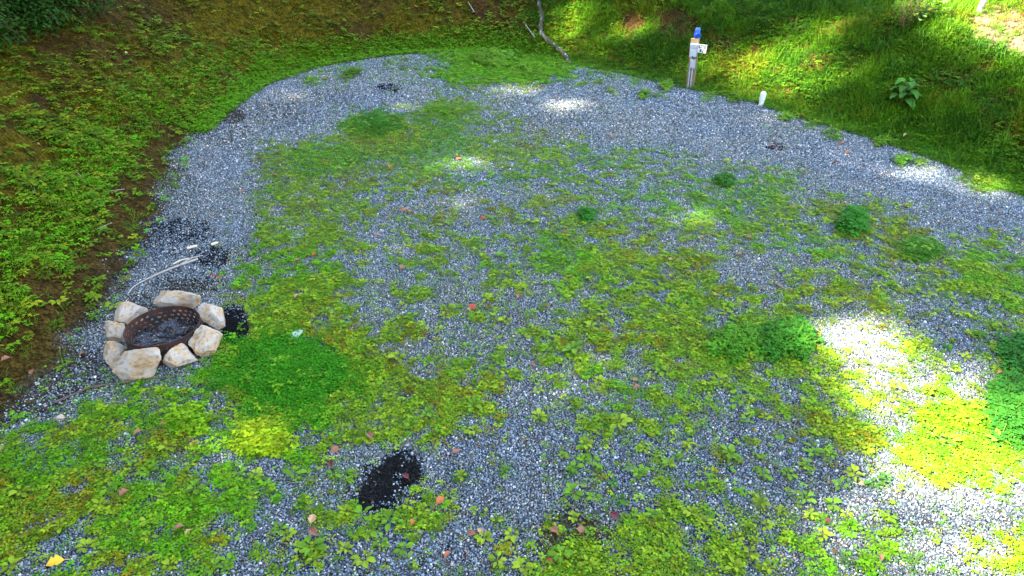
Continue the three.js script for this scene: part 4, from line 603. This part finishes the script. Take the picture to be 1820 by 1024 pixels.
{
  const trees = [[-13.5, 3, 20, 6.5, 31], [-15, -4, 20, 6.5, 32], [-16, -11, 21, 6.5, 33], [-16, -18, 22, 6.5, 34], [-13.5, -26, 22, 6, 34], [-21, 0, 21, 6.5, 33], [-22, -8, 22, 6.5, 34], [-23, -15, 23, 6.5, 35], [-21.5, -23, 23, 6.5, 35], [-18, -30, 23, 6.5, 35], [-28, -4, 22, 6.5, 34], [-29, -12, 23, 6.5, 35], [-29, -20, 23, 6.5, 35], [-27, -28, 23, 6.5, 35], [-8, 6, 17, 6, 27], [-19, 7, 19, 6.5, 30], [-8.5, -31, 21, 5.5, 32], [-34, -16, 22, 6.5, 33], [-34, -24, 22, 6.5, 33]];
  const crown = sprayGeo(0.20, 0.13, 14, 0.27, 99);
  const info = trees.map(([x, z, cy, r, topY]) => ({ x, z, cy, r, ry: topY - cy, C: new Copies(), y0: height(x, z) }));
  seed = 2024;
  let miss = 0, tot = 0;
  const ground = p => { let t = p.y / SUN.y; for (let i = 0; i < 7; i++) { const x = p.x - SUN.x * t, z = p.z - SUN.z * t; t += (p.y - SUN.y * t - height(x, z)) / SUN.y * 0.8; } return V(p.x - SUN.x * t, p.y - SUN.y * t, p.z - SUN.z * t); };
  const put = (T, p) => { if (p.y < 7.2) return; const g = ground(p); const [px, py, dep] = proj(g.x, g.y, g.z); if (dep > 0.5 && px > -700 && px < 2700 && py > -300 && py < 1500) { const open = sunGap(px, py, dep); if (open > 0.01 && rnd() > -Math.log(Math.min(0.995, open)) / 5) return; } T.C.add(p, E(rr(-0.6, 0.6), rr(0, 6.3), rr(-0.6, 0.6), 'YXZ'), V(1, 1, 1).multiplyScalar(rr(0.8, 1.2)), vary([0.05, 0.11, 0.012], 0.3)); };
  for (let layer = 0; layer < 18; layer++) for (let gx = -15; gx < 18; gx += 0.6) for (let gz = -31; gz < 4; gz += 0.6) {
    const X = gx + rr(-0.4, 0.4), Z = gz + rr(-0.4, 0.4), Y = height(X, Z), spans = [];
    for (const T of info) {                                          // where the sun's ray runs through each crown
      const o = V((X - T.x) / T.r, (Y - T.cy) / T.ry, (Z - T.z) / T.r), d = V(SUN.x / T.r, SUN.y / T.ry, SUN.z / T.r), a = d.dot(d), b = o.dot(d), c = o.dot(o) - 1, D = b * b - a * c;
      if (D > 0) { const t0 = Math.max((7.2 - Y) / SUN.y, (-b - Math.sqrt(D)) / a), t1 = (-b + Math.sqrt(D)) / a; if (t1 > t0) spans.push([T, t0, t1]); }
    }
    tot++; if (!spans.length) { miss++; continue; }
    let sum = spans.reduce((s, v) => s + v[2] - v[1], 0), k = rnd() * sum;
    for (const [T, t0, t1] of spans) { if (k > t1 - t0) { k -= t1 - t0; continue; } put(T, V(X, Y, Z).addScaledVector(SUN, t0 + k)); break; }
  }
  info.forEach((T, i) => {
    for (let k = 0; k < 500; k++) { const v = V(rr(-1, 1), rr(-1, 1), rr(-1, 1)); if (v.length() > 1 || v.length() < 0.45) continue; put(T, V(T.x + v.x * T.r, T.cy + v.y * T.ry, T.z + v.z * T.r)); }
    const g = new THREE.Group(); g.position.set(T.x, T.y0, T.z); seed = 3000 + i;
    const bk = (x, y, z) => { const v = 0.8 + 0.6 * fbm(x * 5 + z * 3, y * 0.8, 3, 320); return [0.13 * v, 0.11 * v, 0.09 * v]; }, H = T.cy + T.ry * 0.8 - T.y0;
    part(g, 'trunk', stickGeo([V(0, -0.4, 0), V(0.05, H * 0.3, 0.05), V(rr(-0.3, 0.3), H * 0.65, rr(-0.3, 0.3)), V(rr(-0.5, 0.5), H, rr(-0.5, 0.5))], 0.32, 0.06, bk, 12), barkMat);
    for (let k = 0; k < 9; k++) { const a = k * 2.4, y = lerp(T.cy - T.ry * 0.6, T.cy + T.ry * 0.6, k / 8) - T.y0, q = T.r * rr(0.55, 0.85); part(g, 'limb', stickGeo([V(0, y - 1.2, 0), V(Math.cos(a) * q * 0.5, y - 0.2, Math.sin(a) * q * 0.5), V(Math.cos(a) * q, y + 0.7, Math.sin(a) * q)], 0.11, 0.02, bk, 7), barkMat); }
    T.C.m.forEach(m => { m.elements[12] -= T.x; m.elements[13] -= T.y0; m.elements[14] -= T.z; });
    const f = T.C.build(crown, leafMat); f.name = 'crown'; f.userData.kind = 'stuff'; g.add(f);
    top(g, 'forest_tree', 'tall broad-leaved forest tree standing round the gravel pad', 'tree', 'forest trees round the pad');
  });
  console.log('canopy', info.map(T => T.C.m.length).join(' '), 'unshaded', (miss / tot).toFixed(3));
}
renderer.render(scene, camera);
